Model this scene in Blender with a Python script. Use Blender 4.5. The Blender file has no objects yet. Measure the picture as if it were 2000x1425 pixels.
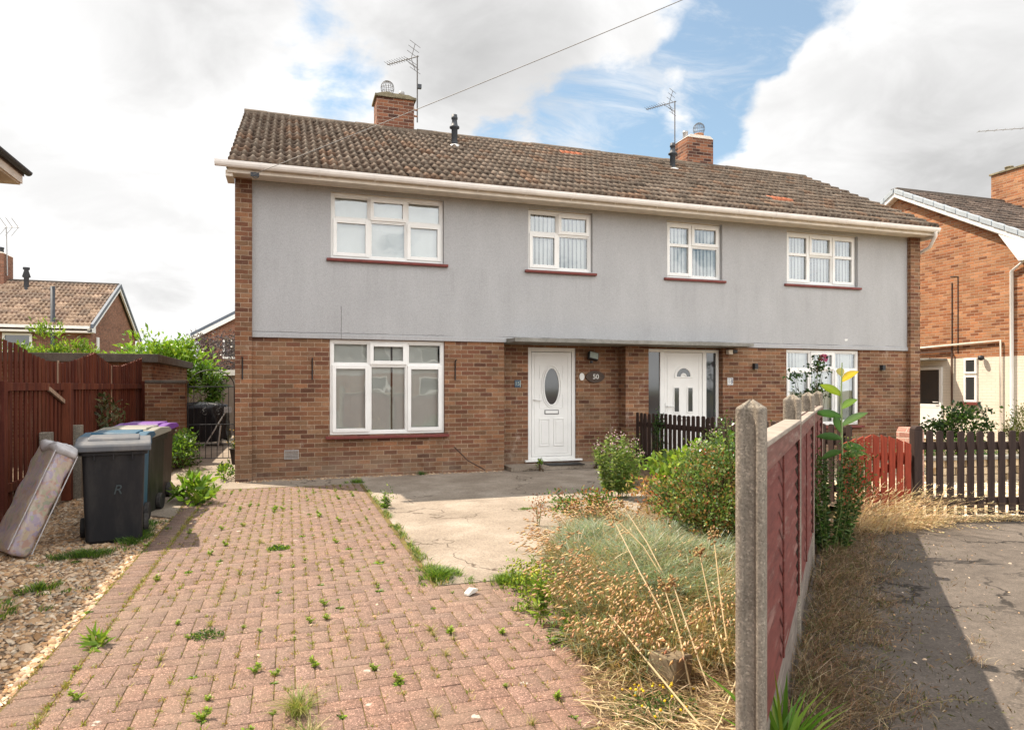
import bpy, math, random
import numpy as np
from mathutils import Matrix, Vector
from mathutils.geometry import tessellate_polygon
random.seed(7); rng = np.random.default_rng(11)
S = bpy.context.scene; COL = S.collection
PI = math.pi; R = math.radians

# ------------------------------------------------------------------ camera
cd = bpy.data.cameras.new('camera'); cam = bpy.data.objects.new('camera', cd); COL.objects.link(cam)
cam.location = (0, -11.66, 1.5); cam.rotation_euler = (R(90), 0, -R(18.085))
cd.sensor_width = 36; cd.lens = 36 * 1333 / 2000; cd.shift_y = 42.5 / 2000
cd.clip_start = .05; cd.clip_end = 2000
S.camera = cam
S.view_settings.view_transform = 'Standard'; S.view_settings.look = 'None'
S.view_settings.exposure = 0.95; S.view_settings.gamma = 1.0
try:
    S.cycles.use_denoising = True; S.cycles.max_bounces = 6; S.cycles.transparent_max_bounces = 12
    S.cycles.diffuse_bounces = 3; S.cycles.glossy_bounces = 3; S.cycles.caustics_reflective = False
except Exception: pass

# ------------------------------------------------------------------ node helper
class NG:
    def __init__(s, tree): s.t = tree; s.t.nodes.clear()
    def n(s, typ, ins=None, **props):
        nd = s.t.nodes.new('ShaderNode' + typ)
        for k, v in props.items(): setattr(nd, k, v)
        for k, v in (ins or {}).items():
            sk = nd.inputs[k]
            if isinstance(v, bpy.types.NodeSocket): s.t.links.new(v, sk)
            elif isinstance(v, bpy.types.Node): s.t.links.new(v.outputs[0], sk)
            else: sk.default_value = v
        return nd
    def m(s, op, a, b=0., c=0., clamp=False):
        return s.n('Math', {0: a, 1: b, 2: c}, operation=op, use_clamp=clamp).outputs[0]
    def v(s, op, a, b=(0, 0, 0)):
        return s.n('VectorMath', {0: a, 1: b}, operation=op)
    def mix(s, f, a, b, mode='MIX'):
        nd = s.t.nodes.new('ShaderNodeMix'); nd.data_type = 'RGBA'; nd.blend_type = mode
        for i, x in ((0, f), (6, a), (7, b)):
            if isinstance(x, bpy.types.NodeSocket): s.t.links.new(x, nd.inputs[i])
            elif i == 0: nd.inputs[0].default_value = x
            else: nd.inputs[i].default_value = (*x[:3], 1)
        return nd.outputs[2]
    def ramp(s, f, stops, interp='LINEAR'):
        nd = s.t.nodes.new('ShaderNodeValToRGB'); cr = nd.color_ramp; cr.interpolation = interp
        while len(cr.elements) < len(stops): cr.elements.new(0.5)
        for e, (p, c) in zip(cr.elements, stops):
            e.position = p; e.color = (c, c, c, 1) if not hasattr(c, '__len__') else (*c[:3], 1)
        s.t.links.new(f, nd.inputs[0]); return nd.outputs[0]
    def sm(s, x, a, b):
        return s.n('MapRange', {'Value': x, 'From Min': a, 'From Max': b}, interpolation_type='SMOOTHSTEP').outputs[0]
    def noise(s, vec, scale, detail=4., rough=.55, dist=0.):
        return s.n('TexNoise', {'Vector': vec, 'Scale': scale, 'Detail': detail, 'Roughness': rough, 'Distortion': dist}).outputs[0]

# ------------------------------------------------------------------ sky and sun
SUN = Vector((-.51, .45, 1.0)).normalized()
sun_el = math.asin(SUN.z)
W = bpy.data.worlds.new("World"); S.world = W; W.use_nodes = True
g = NG(W.node_tree)
def wdir(px, py):
    u = (px - 1000) / 1333; v = (755 - py) / 1333
    return Vector((.3104 + u * .9506, .9506 - u * .3104, v)).normalized()
d = g.n('TexCoord').outputs['Generated']
sp = g.n('SeparateXYZ', {0: d}); dz = sp.outputs[2]
den = g.m('ADD', g.m('MAXIMUM', dz, 0.), .28)
pv = g.n('CombineXYZ', {0: g.m('DIVIDE', sp.outputs[0], den), 1: g.m('DIVIDE', sp.outputs[1], den), 2: .35}).outputs[0]
def blob(px, py, r_in, r_out):
    c = wdir(px, py)
    dt = g.v('DOT_PRODUCT', d, tuple(c)).outputs['Value']
    return g.sm(dt, math.cos(r_out / 1333.), math.cos(r_in / 1333.))
n1 = g.noise(pv, 2.1, 9., .6, .25)
n1b = g.noise(pv, 7., 6., .6, .2)
cover = g.m('ADD', g.m('ADD', n1, g.m('MULTIPLY', g.m('SUBTRACT', n1b, .5), .55)), .15)
for (px, py, a, b, w) in [(640, 140, 5, 130, -.10), (680, 235, 5, 90, -.06), (1270, 285, 20, 230, -.32), (1180, 250, 10, 150, -.16), (1560, 90, 20, 210, -.30),
                          (1640, 20, 10, 150, -.2), (1440, 170, 20, 160, -.16), (1060, 260, 10, 160, -.2), (1400, 60, 10, 160, -.05), (900, 270, 5, 90, -.12), (430, 330, 10, 120, -.06), (560, 320, 5, 80, -.1),
                          (100, 350, 100, 600, .16), (1850, 300, 150, 430, .34), (1345, 200, 20, 95, .42), (1480, 215, 10, 75, .36), (1590, 120, 5, 60, .25), (1180, 90, 20, 160, .12),
                          (900, 90, 60, 260, .16), (1750, 130, 60, 230, .2), (200, 20, 60, 500, .12)]:
    cover = g.m('ADD', cover, g.m('MULTIPLY', blob(px, py, a, b), w))
cover = g.m('ADD', cover, g.m('MULTIPLY', g.sm(dz, .35, -.02), .12))
cir = g.noise(g.v('MULTIPLY', pv, (1., 2.6, 1.)).outputs[0], 2.4, 8., .68, .6)
mask = g.m('MAXIMUM', g.sm(cover, .45, .67), g.m('MULTIPLY', g.sm(cir, .46, .72), .6))
n2 = g.noise(pv, 3.3, 7., .55, .4)
gr = g.m('MULTIPLY', blob(1830, 350, 20, 230), .13)
for (px, py, a, b, w) in [(960, 130, 20, 240, .16), (330, -20, 40, 220, .18), (820, 20, 20, 200, .12), (330, 560, 8, 60, .12), (230, 530, 5, 45, .08), (1950, 260, 20, 220, .10)]:
    gr = g.m('ADD', gr, g.m('MULTIPLY', blob(px, py, a, b), w))
gr = g.m('ADD', gr, g.m('MULTIPLY', g.sm(n2, .36, .70), .20))
gr = g.m('ADD', gr, g.m('MULTIPLY', blob(150, 300, 100, 700), -.05))
gr = g.m('ADD', gr, g.m('MULTIPLY', g.sm(cover, .62, .9), .04))
back = g.m('ADD', 1., g.m('MULTIPLY', g.sm(sp.outputs[1], -.05, -.6), 1.65))   # clouds behind the camera boosted as added fill for the shaded house front
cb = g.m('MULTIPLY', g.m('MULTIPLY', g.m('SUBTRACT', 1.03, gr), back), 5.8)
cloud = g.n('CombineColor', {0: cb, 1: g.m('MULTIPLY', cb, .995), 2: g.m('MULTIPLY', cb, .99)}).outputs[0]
sky = g.n('TexSky', sky_type='NISHITA', sun_disc=False, sun_elevation=sun_el, sun_rotation=math.atan2(-.51, .45), air_density=1.0, dust_density=.6, ozone_density=1.5)
skc = g.mix(.26, g.mix(1., sky.outputs[0], (.92, 1.08, 1.0), 'MULTIPLY'), (3.6, 3.8, 4.0))
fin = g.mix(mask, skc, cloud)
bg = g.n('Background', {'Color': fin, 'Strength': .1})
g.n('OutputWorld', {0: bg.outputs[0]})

sl = bpy.data.lights.new('sun', 'SUN'); sl.energy = 4.6; sl.angle = R(.53); sl.color = (1.0, .88, .73)
so = bpy.data.objects.new('sun', sl); COL.objects.link(so); so.location = (-20, 18, 40)
so.rotation_euler = (-SUN).to_track_quat('-Z', 'Y').to_euler()

# ------------------------------------------------------------------ materials
def mat(name):
    m = bpy.data.materials.new(name); m.use_nodes = True; return m, NG(m.node_tree)
def fin_mat(g, base, rough=.8, bump=None, bs=.3, bd=.01, spec=.35, metal=0., **kw):
    p = g.n('BsdfPrincipled', {'Base Color': base if isinstance(base, bpy.types.NodeSocket) else (*base, 1), 'Roughness': rough, 'Metallic': metal, 'Specular IOR Level': spec})
    for k, v in kw.items(): p.inputs[k].default_value = v
    if bump is not None:
        b = g.n('Bump', {'Height': bump, 'Strength': bs, 'Distance': bd}); g.t.links.new(b.outputs[0], p.inputs['Normal'])
    g.n('OutputMaterial', {0: p.outputs[0]}); return p
def gpos(g): return g.n('NewGeometry').outputs['Position']

def brick_mat(name, pal, mortar, white=0., painted=None, dirt=.25, seed=0.):
    m, g = mat(name); geo = g.n('NewGeometry'); pos = geo.outputs['Position']
    sp = g.n('SeparateXYZ', {0: pos}); ns = g.n('SeparateXYZ', {0: geo.outputs['True Normal']})
    s = g.m('GREATER_THAN', g.m('ABSOLUTE', ns.outputs[0]), .7)
    wob = g.m('MULTIPLY', g.m('SUBTRACT', g.noise(pos, 9., 2.), .5), .008)
    u = g.m('ADD', g.m('ADD', g.m('MULTIPLY', sp.outputs[0], g.m('SUBTRACT', 1., s)), g.m('MULTIPLY', sp.outputs[1], s)), wob)
    z = g.m('ADD', sp.outputs[2], wob)
    zr = g.m('DIVIDE', g.m('ADD', z, 10.), .075); row = g.m('FLOOR', zr); fz = g.m('FRACT', zr)
    ur = g.m('ADD', g.m('DIVIDE', g.m('ADD', u, 50.), .225), g.m('MULTIPLY', g.m('MODULO', row, 2.), .5))
    col = g.m('FLOOR', ur); fu = g.m('FRACT', ur)
    cell = g.n('CombineXYZ', {0: row, 1: col, 2: seed}).outputs[0]
    wn = g.n('TexWhiteNoise', {0: cell}, noise_dimensions='3D')
    rnd = wn.outputs['Value']; rnd2 = g.n('SeparateColor', {0: wn.outputs['Color']}).outputs[1]
    k = len(pal); c = g.ramp(rnd, [(i / (k - 1), pal[i]) for i in range(k)])
    nz = g.noise(pos, 45., 4., .65)
    c = g.mix(1., c, g.ramp(nz, [(.25, .62), (.5, 1.), (.8, 1.25)]), 'MULTIPLY')
    c = g.mix(1., c, g.ramp(rnd2, [(0., .78), (1., 1.18)]), 'MULTIPLY')
    du = g.m('MINIMUM', fu, g.m('SUBTRACT', 1., fu)); dzz = g.m('MINIMUM', fz, g.m('SUBTRACT', 1., fz))
    mu = g.sm(du, .034, .012); mz = g.sm(dzz, .11, .045)
    mm = g.m('MAXIMUM', mu, mz)
    mc = g.mix(1., g.ramp(g.noise(pos, 14., 3.), [(.3, [x * .72 for x in mortar]), (.7, [x * 1.15 for x in mortar])]), (1, 1, 1), 'MULTIPLY')
    base = g.mix(mm, c, mc)
    big = g.noise(pos, 1.1, 5., .6)
    base = g.mix(dirt, base, g.mix(1., base, g.ramp(big, [(.3, (.45, .42, .4)), (.65, (1.15, 1.12, 1.1))]), 'MULTIPLY'))
    if white:
        wv = g.n('CombineXYZ', {0: g.m('MULTIPLY', u, 1.), 1: g.m('MULTIPLY', z, .6), 2: 3.}).outputs[0]
        wm = g.m('MULTIPLY', g.sm(g.noise(wv, 2.6, 8., .72), .58, .78), white)
        base = g.mix(wm, base, (.50, .41, .33))
        low = g.m('MULTIPLY', g.sm(sp.outputs[2], .55, .05), g.sm(g.noise(pos, 2.2, 6., .7), .35, .6)); base = g.mix(g.m('MULTIPLY', low, .45), base, (.25, .20, .15))
    if painted:
        pm = g.m('LESS_THAN', sp.outputs[2], painted[0])
        pc = g.mix(mm, painted[1], [x * .86 for x in painted[1]])
        pc = g.mix(g.sm(g.noise(pos, 1.8, 5.), .45, .8), pc, [x * .85 for x in painted[1]])
        base = g.mix(pm, base, pc)
    h = g.m('ADD', g.m('SUBTRACT', 1., mm), g.m('MULTIPLY', nz, .5))
    fin_mat(g, base, .88, h, .55, .008, .25); return m

PAL = [(.12, .056, .036), (.175, .075, .043), (.21, .10, .055), (.195, .112, .064), (.265, .125, .064), (.23, .138, .08)]
PAL_ORANGE = [(.20, .075, .035), (.32, .125, .055), (.38, .165, .075), (.36, .18, .09), (.42, .20, .10)]
M_brick = brick_mat('house_brick', PAL, (.35, .255, .175), white=.75, dirt=.6)
M_brick_orange = brick_mat('neighbour_brick', PAL_ORANGE, (.40, .30, .22), painted=(2.26, (.74, .66, .54)), dirt=.3, seed=3.)
M_brick_far = brick_mat('far_brick', [(.17, .07, .045), (.24, .10, .06), (.29, .13, .08), (.22, .10, .065)], (.30, .24, .19), dirt=.3, seed=5.)
M_brick_red = brick_mat('chimney_brick', [(.06, .028, .022), (.14, .055, .033), (.24, .10, .055), (.30, .125, .065)], (.33, .25, .19), dirt=.3, seed=8.)

def plain(name, c, rough=.6, var=.15, sc=6., bs=.0, spec=.4, metal=0., bsc=60.):
    m, g = mat(name); tc = gpos(g)
    nz = g.noise(tc, sc, 5., .6)
    b = g.mix(1., c, g.ramp(nz, [(.3, 1 - var), (.7, 1 + var)]), 'MULTIPLY')
    fin_mat(g, b, rough, g.noise(tc, bsc, 4., .6) if bs else None, bs, .004, spec, metal); return m
M_upvc = plain('white_upvc', (.78, .77, .74), .35, .05, 3.)
M_cream = plain('cream_paint', (.68, .61, .52), .6, .14, 5., .15)
M_gutter = plain('gutter_plastic', (.80, .75, .70), .4, .08, 4.)
M_tileplain = plain('dark_tile_plain', (.12, .098, .08), .9, .3, 8., .3)
M_sill = plain('red_sill_paint', (.16, .035, .028), .65, .25, 12., .2)
M_black = plain('black_metal', (.018, .018, .02), .5, .3, 20.)
M_flue = plain('flue_grey', (.045, .05, .058), .55, .2, 10.)
M_aerial = plain('dull_aerial_metal', (.10, .09, .082), .6, .3, 30.)
M_galv = plain('galvanised_metal', (.36, .35, .34), .45, .2, 30., metal=.6)
M_lead = plain('lead_flashing', (.42, .42, .42), .6, .2, 6.)
M_pot = plain('clay_pot', (.36, .17, .085), .85, .2, 14., .2)
M_dark = plain('dark_interior', (.045, .045, .05), .95, .2, 2.)
M_blind = plain('blind_fabric', (.80, .79, .74), .85, .05, 3.)
M_curtain = plain('brown_curtain', (.04, .018, .014), .9, .2, 10.)
M_verge = plain('grey_verge_cap', (.36, .40, .43), .5, .1, 5.)
M_plaque = plain('wood_plaque', (.055, .032, .02), .55, .35, 25., .2)
M_cap = plain('chimney_cap_mortar', (.20, .17, .11), .95, .45, 9., .5)
M_bargegrey = plain('grey_slate_edge', (.10, .12, .15), .6, .2, 6.)
M_whitepaint = plain('white_numeral_paint', (.75, .74, .70), .5, .04)
M_navy = plain('navy_glaze', (.02, .03, .09), .3, .1)
M_blueglaze = plain('blue_tile_glaze', (.05, .085, .12), .25, .3, 60.)
M_lens = plain('floodlight_lens', (.35, .40, .36), .25, .12, 40.)

# grey render with roughcast bump, stains and a fine crack near its foot
m, g = mat('grey_render'); pos = gpos(g); M_render = m
sp = g.n('SeparateXYZ', {0: pos})
grime = g.n('CombineXYZ', {0: g.m('MULTIPLY', sp.outputs[0], 5.), 1: 0., 2: g.m('MULTIPLY', sp.outputs[2], .35)}).outputs[0]
stre = g.n('CombineXYZ', {0: g.m('MULTIPLY', sp.outputs[0], 1.6), 1: 0., 2: g.m('MULTIPLY', sp.outputs[2], .55)}).outputs[0]
b = g.ramp(g.noise(stre, 1.3, 6., .6), [(.3, (.378, .376, .378)), (.7, (.432, .43, .432))])
b = g.mix(1., b, g.ramp(g.noise(pos, 80., 3., .6), [(.3, .84), (.7, 1.12)]), 'MULTIPLY')
cz = g.m('ABSOLUTE', g.m('SUBTRACT', sp.outputs[2], g.m('ADD', 2.385, g.m('MULTIPLY', g.m('SUBTRACT', g.noise(pos, 2.2, 6., .7), .5), .05))))
cr = g.m('MULTIPLY', g.sm(cz, .007, .003), g.sm(g.noise(pos, .9, 2.), .42, .5))
cx = g.m('ABSOLUTE', g.m('SUBTRACT', sp.outputs[0], g.m('ADD', .82, g.m('MULTIPLY', g.m('SUBTRACT', g.noise(pos, 5., 4.), .5), .03))))
cr2 = g.m('MULTIPLY', g.sm(cx, .007, .003), g.m('LESS_THAN', sp.outputs[2], 2.84))
b = g.mix(g.m('MULTIPLY', g.m('MAXIMUM', cr, cr2), .8), b, (.10, .095, .09))
drip = g.n('CombineXYZ', {0: g.m('MULTIPLY', sp.outputs[0], 9.), 1: 0., 2: g.m('MULTIPLY', sp.outputs[2], .5)}).outputs[0]
dm = g.m('MULTIPLY', g.sm(g.noise(drip, 1., 3.), .55, .8), g.sm(sp.outputs[2], 3.0, 2.45))
b = g.mix(g.m('MULTIPLY', dm, .18), b, (.16, .155, .15))
sl_ = g.m('MULTIPLY', g.sm(g.noise(grime, 1., 6., .7), .46, .74), g.m('MULTIPLY', g.sm(sp.outputs[2], 3.62, 3.5), g.sm(sp.outputs[2], 2.7, 3.5)))
b = g.mix(g.m('MULTIPLY', sl_, .22), b, (.17, .165, .155))
b = g.mix(g.m('MULTIPLY', g.sm(g.noise(pos, .45, 4.), .5, .75), .16), b, (.27, .27, .275))
fin_mat(g, b, .92, g.noise(pos, 95., 4., .7), .8, .008, .2)

# weathered concrete (canopy, posts)
def concrete(name, c, sc=1., agg=.5):
    m, g = mat(name); pos = gpos(g)
    b = g.ramp(g.noise(pos, 5. * sc, 6., .65), [(.3, [x * .72 for x in c]), (.7, [x * 1.2 for x in c])])
    vo = g.n('TexVoronoi', {'Vector': pos, 'Scale': 150. * sc}); cellv = g.n('SeparateColor', {0: vo.outputs['Color']}).outputs[0]
    b = g.mix(agg, b, g.mix(1., b, g.ramp(cellv, [(0., .4), (.5, 1.), (.86, 1.2), (1., 2.1)]), 'MULTIPLY'))
    li = g.sm(g.noise(pos, 16. * sc, 6., .7), .60, .72)
    b = g.mix(g.m('MULTIPLY', li, .35), b, (.52, .48, .40))
    fin_mat(g, b, .93, g.m('ADD', g.noise(pos, 60. * sc, 5., .7), g.m('MULTIPLY', cellv, .4)), .7, .006, .2); return m
M_post = concrete('aggregate_concrete', (.25, .215, .172))
M_conc = concrete('canopy_concrete', (.25, .24, .215), 1., .25)
M_coping = concrete('coping_concrete', (.12, .105, .09), .8, .3)

# roof tile (tint per tile comes from the Col attribute; lichen is a noise)
def tile_mat(name, lich=(.33, .27, .21), la=.42):
    m, g = mat(name); pos = gpos(g); a = g.n('Attribute', attribute_name='Col').outputs['Color']
    b = g.mix(1., a, g.ramp(g.noise(pos, 22., 5., .7), [(.25, .55), (.5, 1.), (.8, 1.35)]), 'MULTIPLY')
    l1 = g.m('MULTIPLY', g.sm(g.noise(pos, 7., 7., .72), .52, .70), la)
    b = g.mix(l1, b, lich)
    l2 = g.m('MULTIPLY', g.sm(g.noise(pos, 11., 5., .8), .66, .74), .6)
    b = g.mix(l2, b, (.55, .50, .43))
    fin_mat(g, b, .92, g.noise(pos, 50., 4., .7), .5, .01, .2); return m
M_tile = tile_mat('roof_tile')
M_tile_far = tile_mat('far_roof_tile', (.45, .34, .25), .3)

def colattr(name, rough=.7, noise_amt=.2, sc=40., bs=.3, spec=.3, speck=0.):
    m, g = mat(name); pos = gpos(g); a = g.n('Attribute', attribute_name='Col').outputs['Color']
    nz = g.noise(pos, sc, 6., .7)
    b = g.mix(1., a, g.ramp(nz, [(.3, 1 - noise_amt), (.7, 1 + noise_amt)]), 'MULTIPLY')
    if speck:
        vo = g.n('TexVoronoi', {'Vector': pos, 'Scale': 230.}); cv = g.n('SeparateColor', {0: vo.outputs['Color']}).outputs[0]
        b = g.mix(speck, b, g.mix(1., b, g.ramp(cv, [(0., .35), (.35, .9), (.8, 1.15), (.93, 2.2), (1., 3.2)]), 'MULTIPLY'))
        l2 = g.m('MULTIPLY', g.sm(g.noise(pos, 1.3, 7., .7), .40, .70), .5)
        b = g.mix(l2, b, (.205, .155, .115)); l3 = g.m('MULTIPLY', g.sm(g.noise(pos, 2.3, 7., .75), .56, .72), .4); b = g.mix(l3, b, (.12, .095, .07))
        sp2 = g.sm(g.n('TexVoronoi', {'Vector': pos, 'Scale': 3.1, 'Randomness': 1.}).outputs['Distance'], .085, .06)
        b = g.mix(g.m('MULTIPLY', sp2, g.sm(g.noise(pos, 30., 3.), .4, .55)), b, (.48, .42, .36))
    fin_mat(g, b, rough, nz, bs, .004, spec); return m
M_paver = colattr('paving_block', .93, .28, 55., .6, .2, .75)
M_pebble = colattr('pebble', .8, .2, 90., .2)
M_woodcol = colattr('painted_board', .75, .3, 14., .25)

# painted / stained timber with vertical grain
def wood(name, c, worn=None, wa=.3, rough=.75, horiz=False):
    m, g = mat(name); pos = g.n('TexCoord').outputs['Object']; sp = g.n('SeparateXYZ', {0: pos})
    k = (3., 3., 30.) if horiz else (30., 30., 2.5)
    v = g.v('MULTIPLY', pos, k).outputs[0]
    nz = g.noise(v, 1.3, 5., .65)
    b = g.ramp(nz, [(.3, [x * .62 for x in c]), (.7, [x * 1.3 for x in c])])
    if worn: b = g.mix(g.m('MULTIPLY', g.sm(g.noise(v, .5, 8., .75), .52, .66), wa), b, worn)
    fin_mat(g, b, rough, nz, .4, .004, .3); return m
m, g = mat('red_brown_fence'); M_redfence = m; pos = gpos(g); sp = g.n('SeparateXYZ', {0: pos})
bd = g.m('FLOOR', g.m('DIVIDE', g.m('ADD', sp.outputs[1], 20.), .074)); wn_ = g.n('TexWhiteNoise', {1: bd}, noise_dimensions='1D')
nz = g.noise(g.v('MULTIPLY', pos, (30., 30., 2.5)).outputs[0], 1.3, 5., .65)
b = g.ramp(wn_.outputs['Value'], [(0., (.066, .014, .008)), (.4, (.100, .022, .011)), (.8, (.125, .031, .014)), (1., (.15, .046, .022))])
b = g.mix(1., b, g.ramp(nz, [(.3, .6), (.7, 1.3)]), 'MULTIPLY')
b = g.mix(g.m('MULTIPLY', g.sm(g.noise(g.v('MULTIPLY', pos, (8., 8., 1.2)).outputs[0], 1.2, 8., .75), .54, .68), .35), b, (.22, .15, .10))
fin_mat(g, b, .8, nz, .4, .004, .25)
M_redgate = wood('red_gate_stain', (.26, .040, .018), (.32, .07, .03), .3)
M_panelred = wood('faded_red_panel', (.135, .034, .026), (.27, .17, .14), .5, horiz=True)
M_capwood = wood('pale_cap_wood', (.30, .255, .21), (.40, .34, .29), .5, horiz=True)
M_panelrail = wood('weathered_red_rail', (.17, .075, .06), (.30, .24, .20), .6, horiz=True)
M_greywood = wood('weathered_grey_wood', (.19, .155, .13), (.42, .36, .31), .5, horiz=True)
M_darkwood = wood('dark_brown_stain', (.038, .022, .017), (.11, .075, .06), .35)
M_midwood = wood('mid_brown_stain', (.085, .048, .033), (.16, .11, .08), .3)
M_tanwood = wood('bare_tan_wood', (.36, .25, .17))

def plastic(name, c, dusty=.25, rough=.5):
    m, g = mat(name); pos = g.n('TexCoord').outputs['Object']
    st = g.v('MULTIPLY', pos, (4., 4., 1.2)).outputs[0]
    b = g.mix(g.m('MULTIPLY', g.sm(g.noise(st, 1.6, 7., .7), .42, .75), dusty), c, (.26, .23, .20))
    fin_mat(g, b, rough, g.noise(pos, 120., 3.), .12, .002, .28); return m
M_bin_grey = plastic('dark_grey_plastic', (.013, .014, .017), .07)
M_bin_lid = plastic('grey_lid_plastic', (.09, .095, .105), .35)
M_bin_blue = plastic('blue_plastic', (.012, .075, .13), .2)
M_bin_green = plastic('dark_green_plastic', (.010, .013, .008), .12)
M_bin_beige = plastic('faded_lid_plastic', (.22, .21, .17), .4)
M_bin_brown = plastic('brown_plastic', (.022, .015, .012), .12)
M_purple = plastic('purple_plastic', (.13, .035, .23), .1)
M_rubber = plastic('black_rubber', (.012, .012, .013), .2, .7)
M_bag = plastic('black_sheet', (.012, .012, .014), .06, .25)

# glass: mirror-like coat over a mostly clear pane
m, g = mat('window_glass'); M_glass = m
fr = g.m('MULTIPLY', g.n('Fresnel', {'IOR': 1.5}).outputs[0], 2.0, clamp=True)
fr = g.m('ADD', fr, .09, clamp=True)
bmp = g.n('Bump', {'Height': g.noise(gpos(g), 1.6, 2.), 'Strength': .06, 'Distance': .05})
gl = g.n('BsdfGlossy', {'Color': (.92, .97, 1., 1), 'Roughness': .015, 'Normal': bmp.outputs[0]}); tr = g.n('BsdfTransparent', {'Color': (.92, .95, .94, 1)})
mx = g.n('MixShader', {0: fr, 1: tr.outputs[0], 2: gl.outputs[0]}); g.n('OutputMaterial', {0: mx.outputs[0]})
m, g = mat('dark_glass'); M_dglass = m
fin_mat(g, (.035, .04, .042), .06, None, spec=.9)

# mattress wrapped in clear plastic
m, g = mat('floral_mattress'); M_matt = m
pos = g.n('TexCoord').outputs['Object']
wv = g.n('TexWave', {'Vector': pos, 'Scale': 4.2, 'Distortion': 9., 'Detail': 3., 'Detail Scale': 1.6}).outputs[0]
vo = g.n('TexVoronoi', {'Vector': g.v('ADD', pos, g.n('TexNoise', {'Vector': pos, 'Scale': 6.}).outputs['Color']).outputs[0], 'Scale': 9.}).outputs['Color']
hue = g.n('SeparateColor', {0: vo}).outputs[0]
b = g.ramp(hue, [(0., (.22, .17, .25)), (.25, (.30, .24, .30)), (.45, (.34, .17, .11)), (.6, (.13, .23, .14)), (.75, (.38, .29, .16)), (1., (.28, .24, .34))])
b = g.mix(g.m('MULTIPLY', g.sm(wv, .62, .8), .55), b, (.42, .33, .24))
b = g.mix(.22, b, (.46, .44, .48))
fin_mat(g, b, .28, g.noise(g.v('MULTIPLY', pos, (10., 10., 3.)).outputs[0], 2., 6., .7), .6, .012, .6)
M_wrap = plain('clear_plastic_wrap', (.42, .41, .42), .22, .2, 9., .6, .7, bsc=12.)

# foliage: colour per leaf from the Col attribute, light passes through
def leafmat(name, trans=.35, rough=.45, spec=.35):
    m, g = mat(name); a = g.n('Attribute', attribute_name='Col').outputs['Color']
    p = g.n('BsdfPrincipled', {'Base Color': a, 'Roughness': rough, 'Specular IOR Level': spec})
    t = g.n('BsdfTranslucent', {'Color': g.mix(1., a, (1.25, 1.3, .8), 'MULTIPLY')})
    mx = g.n('MixShader', {0: trans, 1: p.outputs[0], 2: t.outputs[0]}); g.n('OutputMaterial', {0: mx.outputs[0]}); return m
M_leaf = leafmat('leaf'); M_gloss = leafmat('glossy_leaf', .25, .25, .6); M_dry = leafmat('dry_stalk', .25, .8, .15)
M_stem = leafmat('stem', .0, .8, .2)

# ground materials
m, g = mat('soil'); M_soil = m; pos = gpos(g)
b = g.ramp(g.noise(pos, 3., 8., .7), [(.3, (.11, .075, .045)), (.55, (.24, .17, .105)), (.75, (.36, .27, .17))])
b = g.mix(1., b, g.ramp(g.noise(pos, 60., 4., .7), [(.3, .6), (.7, 1.3)]), 'MULTIPLY')
fin_mat(g, b, .95, g.noise(pos, 40., 6., .75), .9, .03, .1)
m, g = mat('open_ground'); pos = gpos(g); M_ground = m
b = g.ramp(g.noise(pos, .7, 8., .7), [(.3, (.10, .10, .035)), (.6, (.17, .14, .06)), (.8, (.24, .19, .10))])
fin_mat(g, b, .95, g.noise(pos, 20., 5.), .5, .03, .1)
m, g = mat('concrete_slab'); M_slab = m; pos = gpos(g)
b = g.ramp(g.noise(pos, 1.2, 8., .68), [(.28, (.20, .162, .125)), (.5, (.29, .24, .19)), (.72, (.42, .36, .295))])
b = g.mix(1., b, g.ramp(g.noise(pos, 34., 6., .75), [(.28, .62), (.5, 1.), (.75, 1.22)]), 'MULTIPLY')
vo = g.n('TexVoronoi', {'Vector': pos, 'Scale': 150.}); cv = g.n('SeparateColor', {0: vo.outputs['Color']}).outputs[0]
b = g.mix(.6, b, g.mix(1., b, g.ramp(cv, [(0., .45), (.3, .95), (.9, 1.1), (1., 1.5)]), 'MULTIPLY'))
vd = g.n('TexVoronoi', {'Vector': g.v('ADD', pos, g.v('SCALE', g.n('TexNoise', {'Vector': pos, 'Scale': 1.7, 'Detail': 5.}).outputs['Color']).outputs[0]).outputs[0], 'Scale': .42}, feature='DISTANCE_TO_EDGE').outputs[0]
ck = g.m('MULTIPLY', g.sm(vd, .006, .0015), g.sm(g.noise(pos, .8, 3.), .42, .56))
b = g.mix(g.m('MULTIPLY', ck, .8), b, (.08, .06, .045))
dk = g.sm(g.noise(pos, 2.6, 6., .7), .56, .72); b = g.mix(g.m('MULTIPLY', dk, .3), b, (.17, .13, .10))
fin_mat(g, b, .95, g.m('ADD', g.noise(pos, 90., 5., .75), g.m('MULTIPLY', ck, -2.)), .6, .006, .15)
m, g = mat('asphalt'); M_asph = m; pos = gpos(g)
b = g.ramp(g.noise(pos, .9, 8., .66), [(.3, (.095, .078, .064)), (.7, (.165, .137, .113))])
b = g.mix(1., b, g.ramp(g.noise(pos, 12., 5., .7), [(.3, .78), (.7, 1.15)]), 'MULTIPLY')
vo = g.n('TexVoronoi', {'Vector': pos, 'Scale': 130.}); cv = g.n('SeparateColor', {0: vo.outputs['Color']}).outputs[0]
b = g.mix(.5, b, g.mix(1., b, g.ramp(cv, [(0., .5), (.5, .95), (.93, 1.12), (.98, 1.6), (1., 2.2)]), 'MULTIPLY'))
wq = g.v('SCALE', g.v('SUBTRACT', g.n('TexNoise', {'Vector': pos, 'Scale': 2.2, 'Detail': 6., 'Roughness': .65}).outputs['Color'], (.5, .5, .5)).outputs[0]); wq.inputs['Scale'].default_value = .5
wp = g.v('ADD', pos, wq.outputs[0]).outputs[0]
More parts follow.
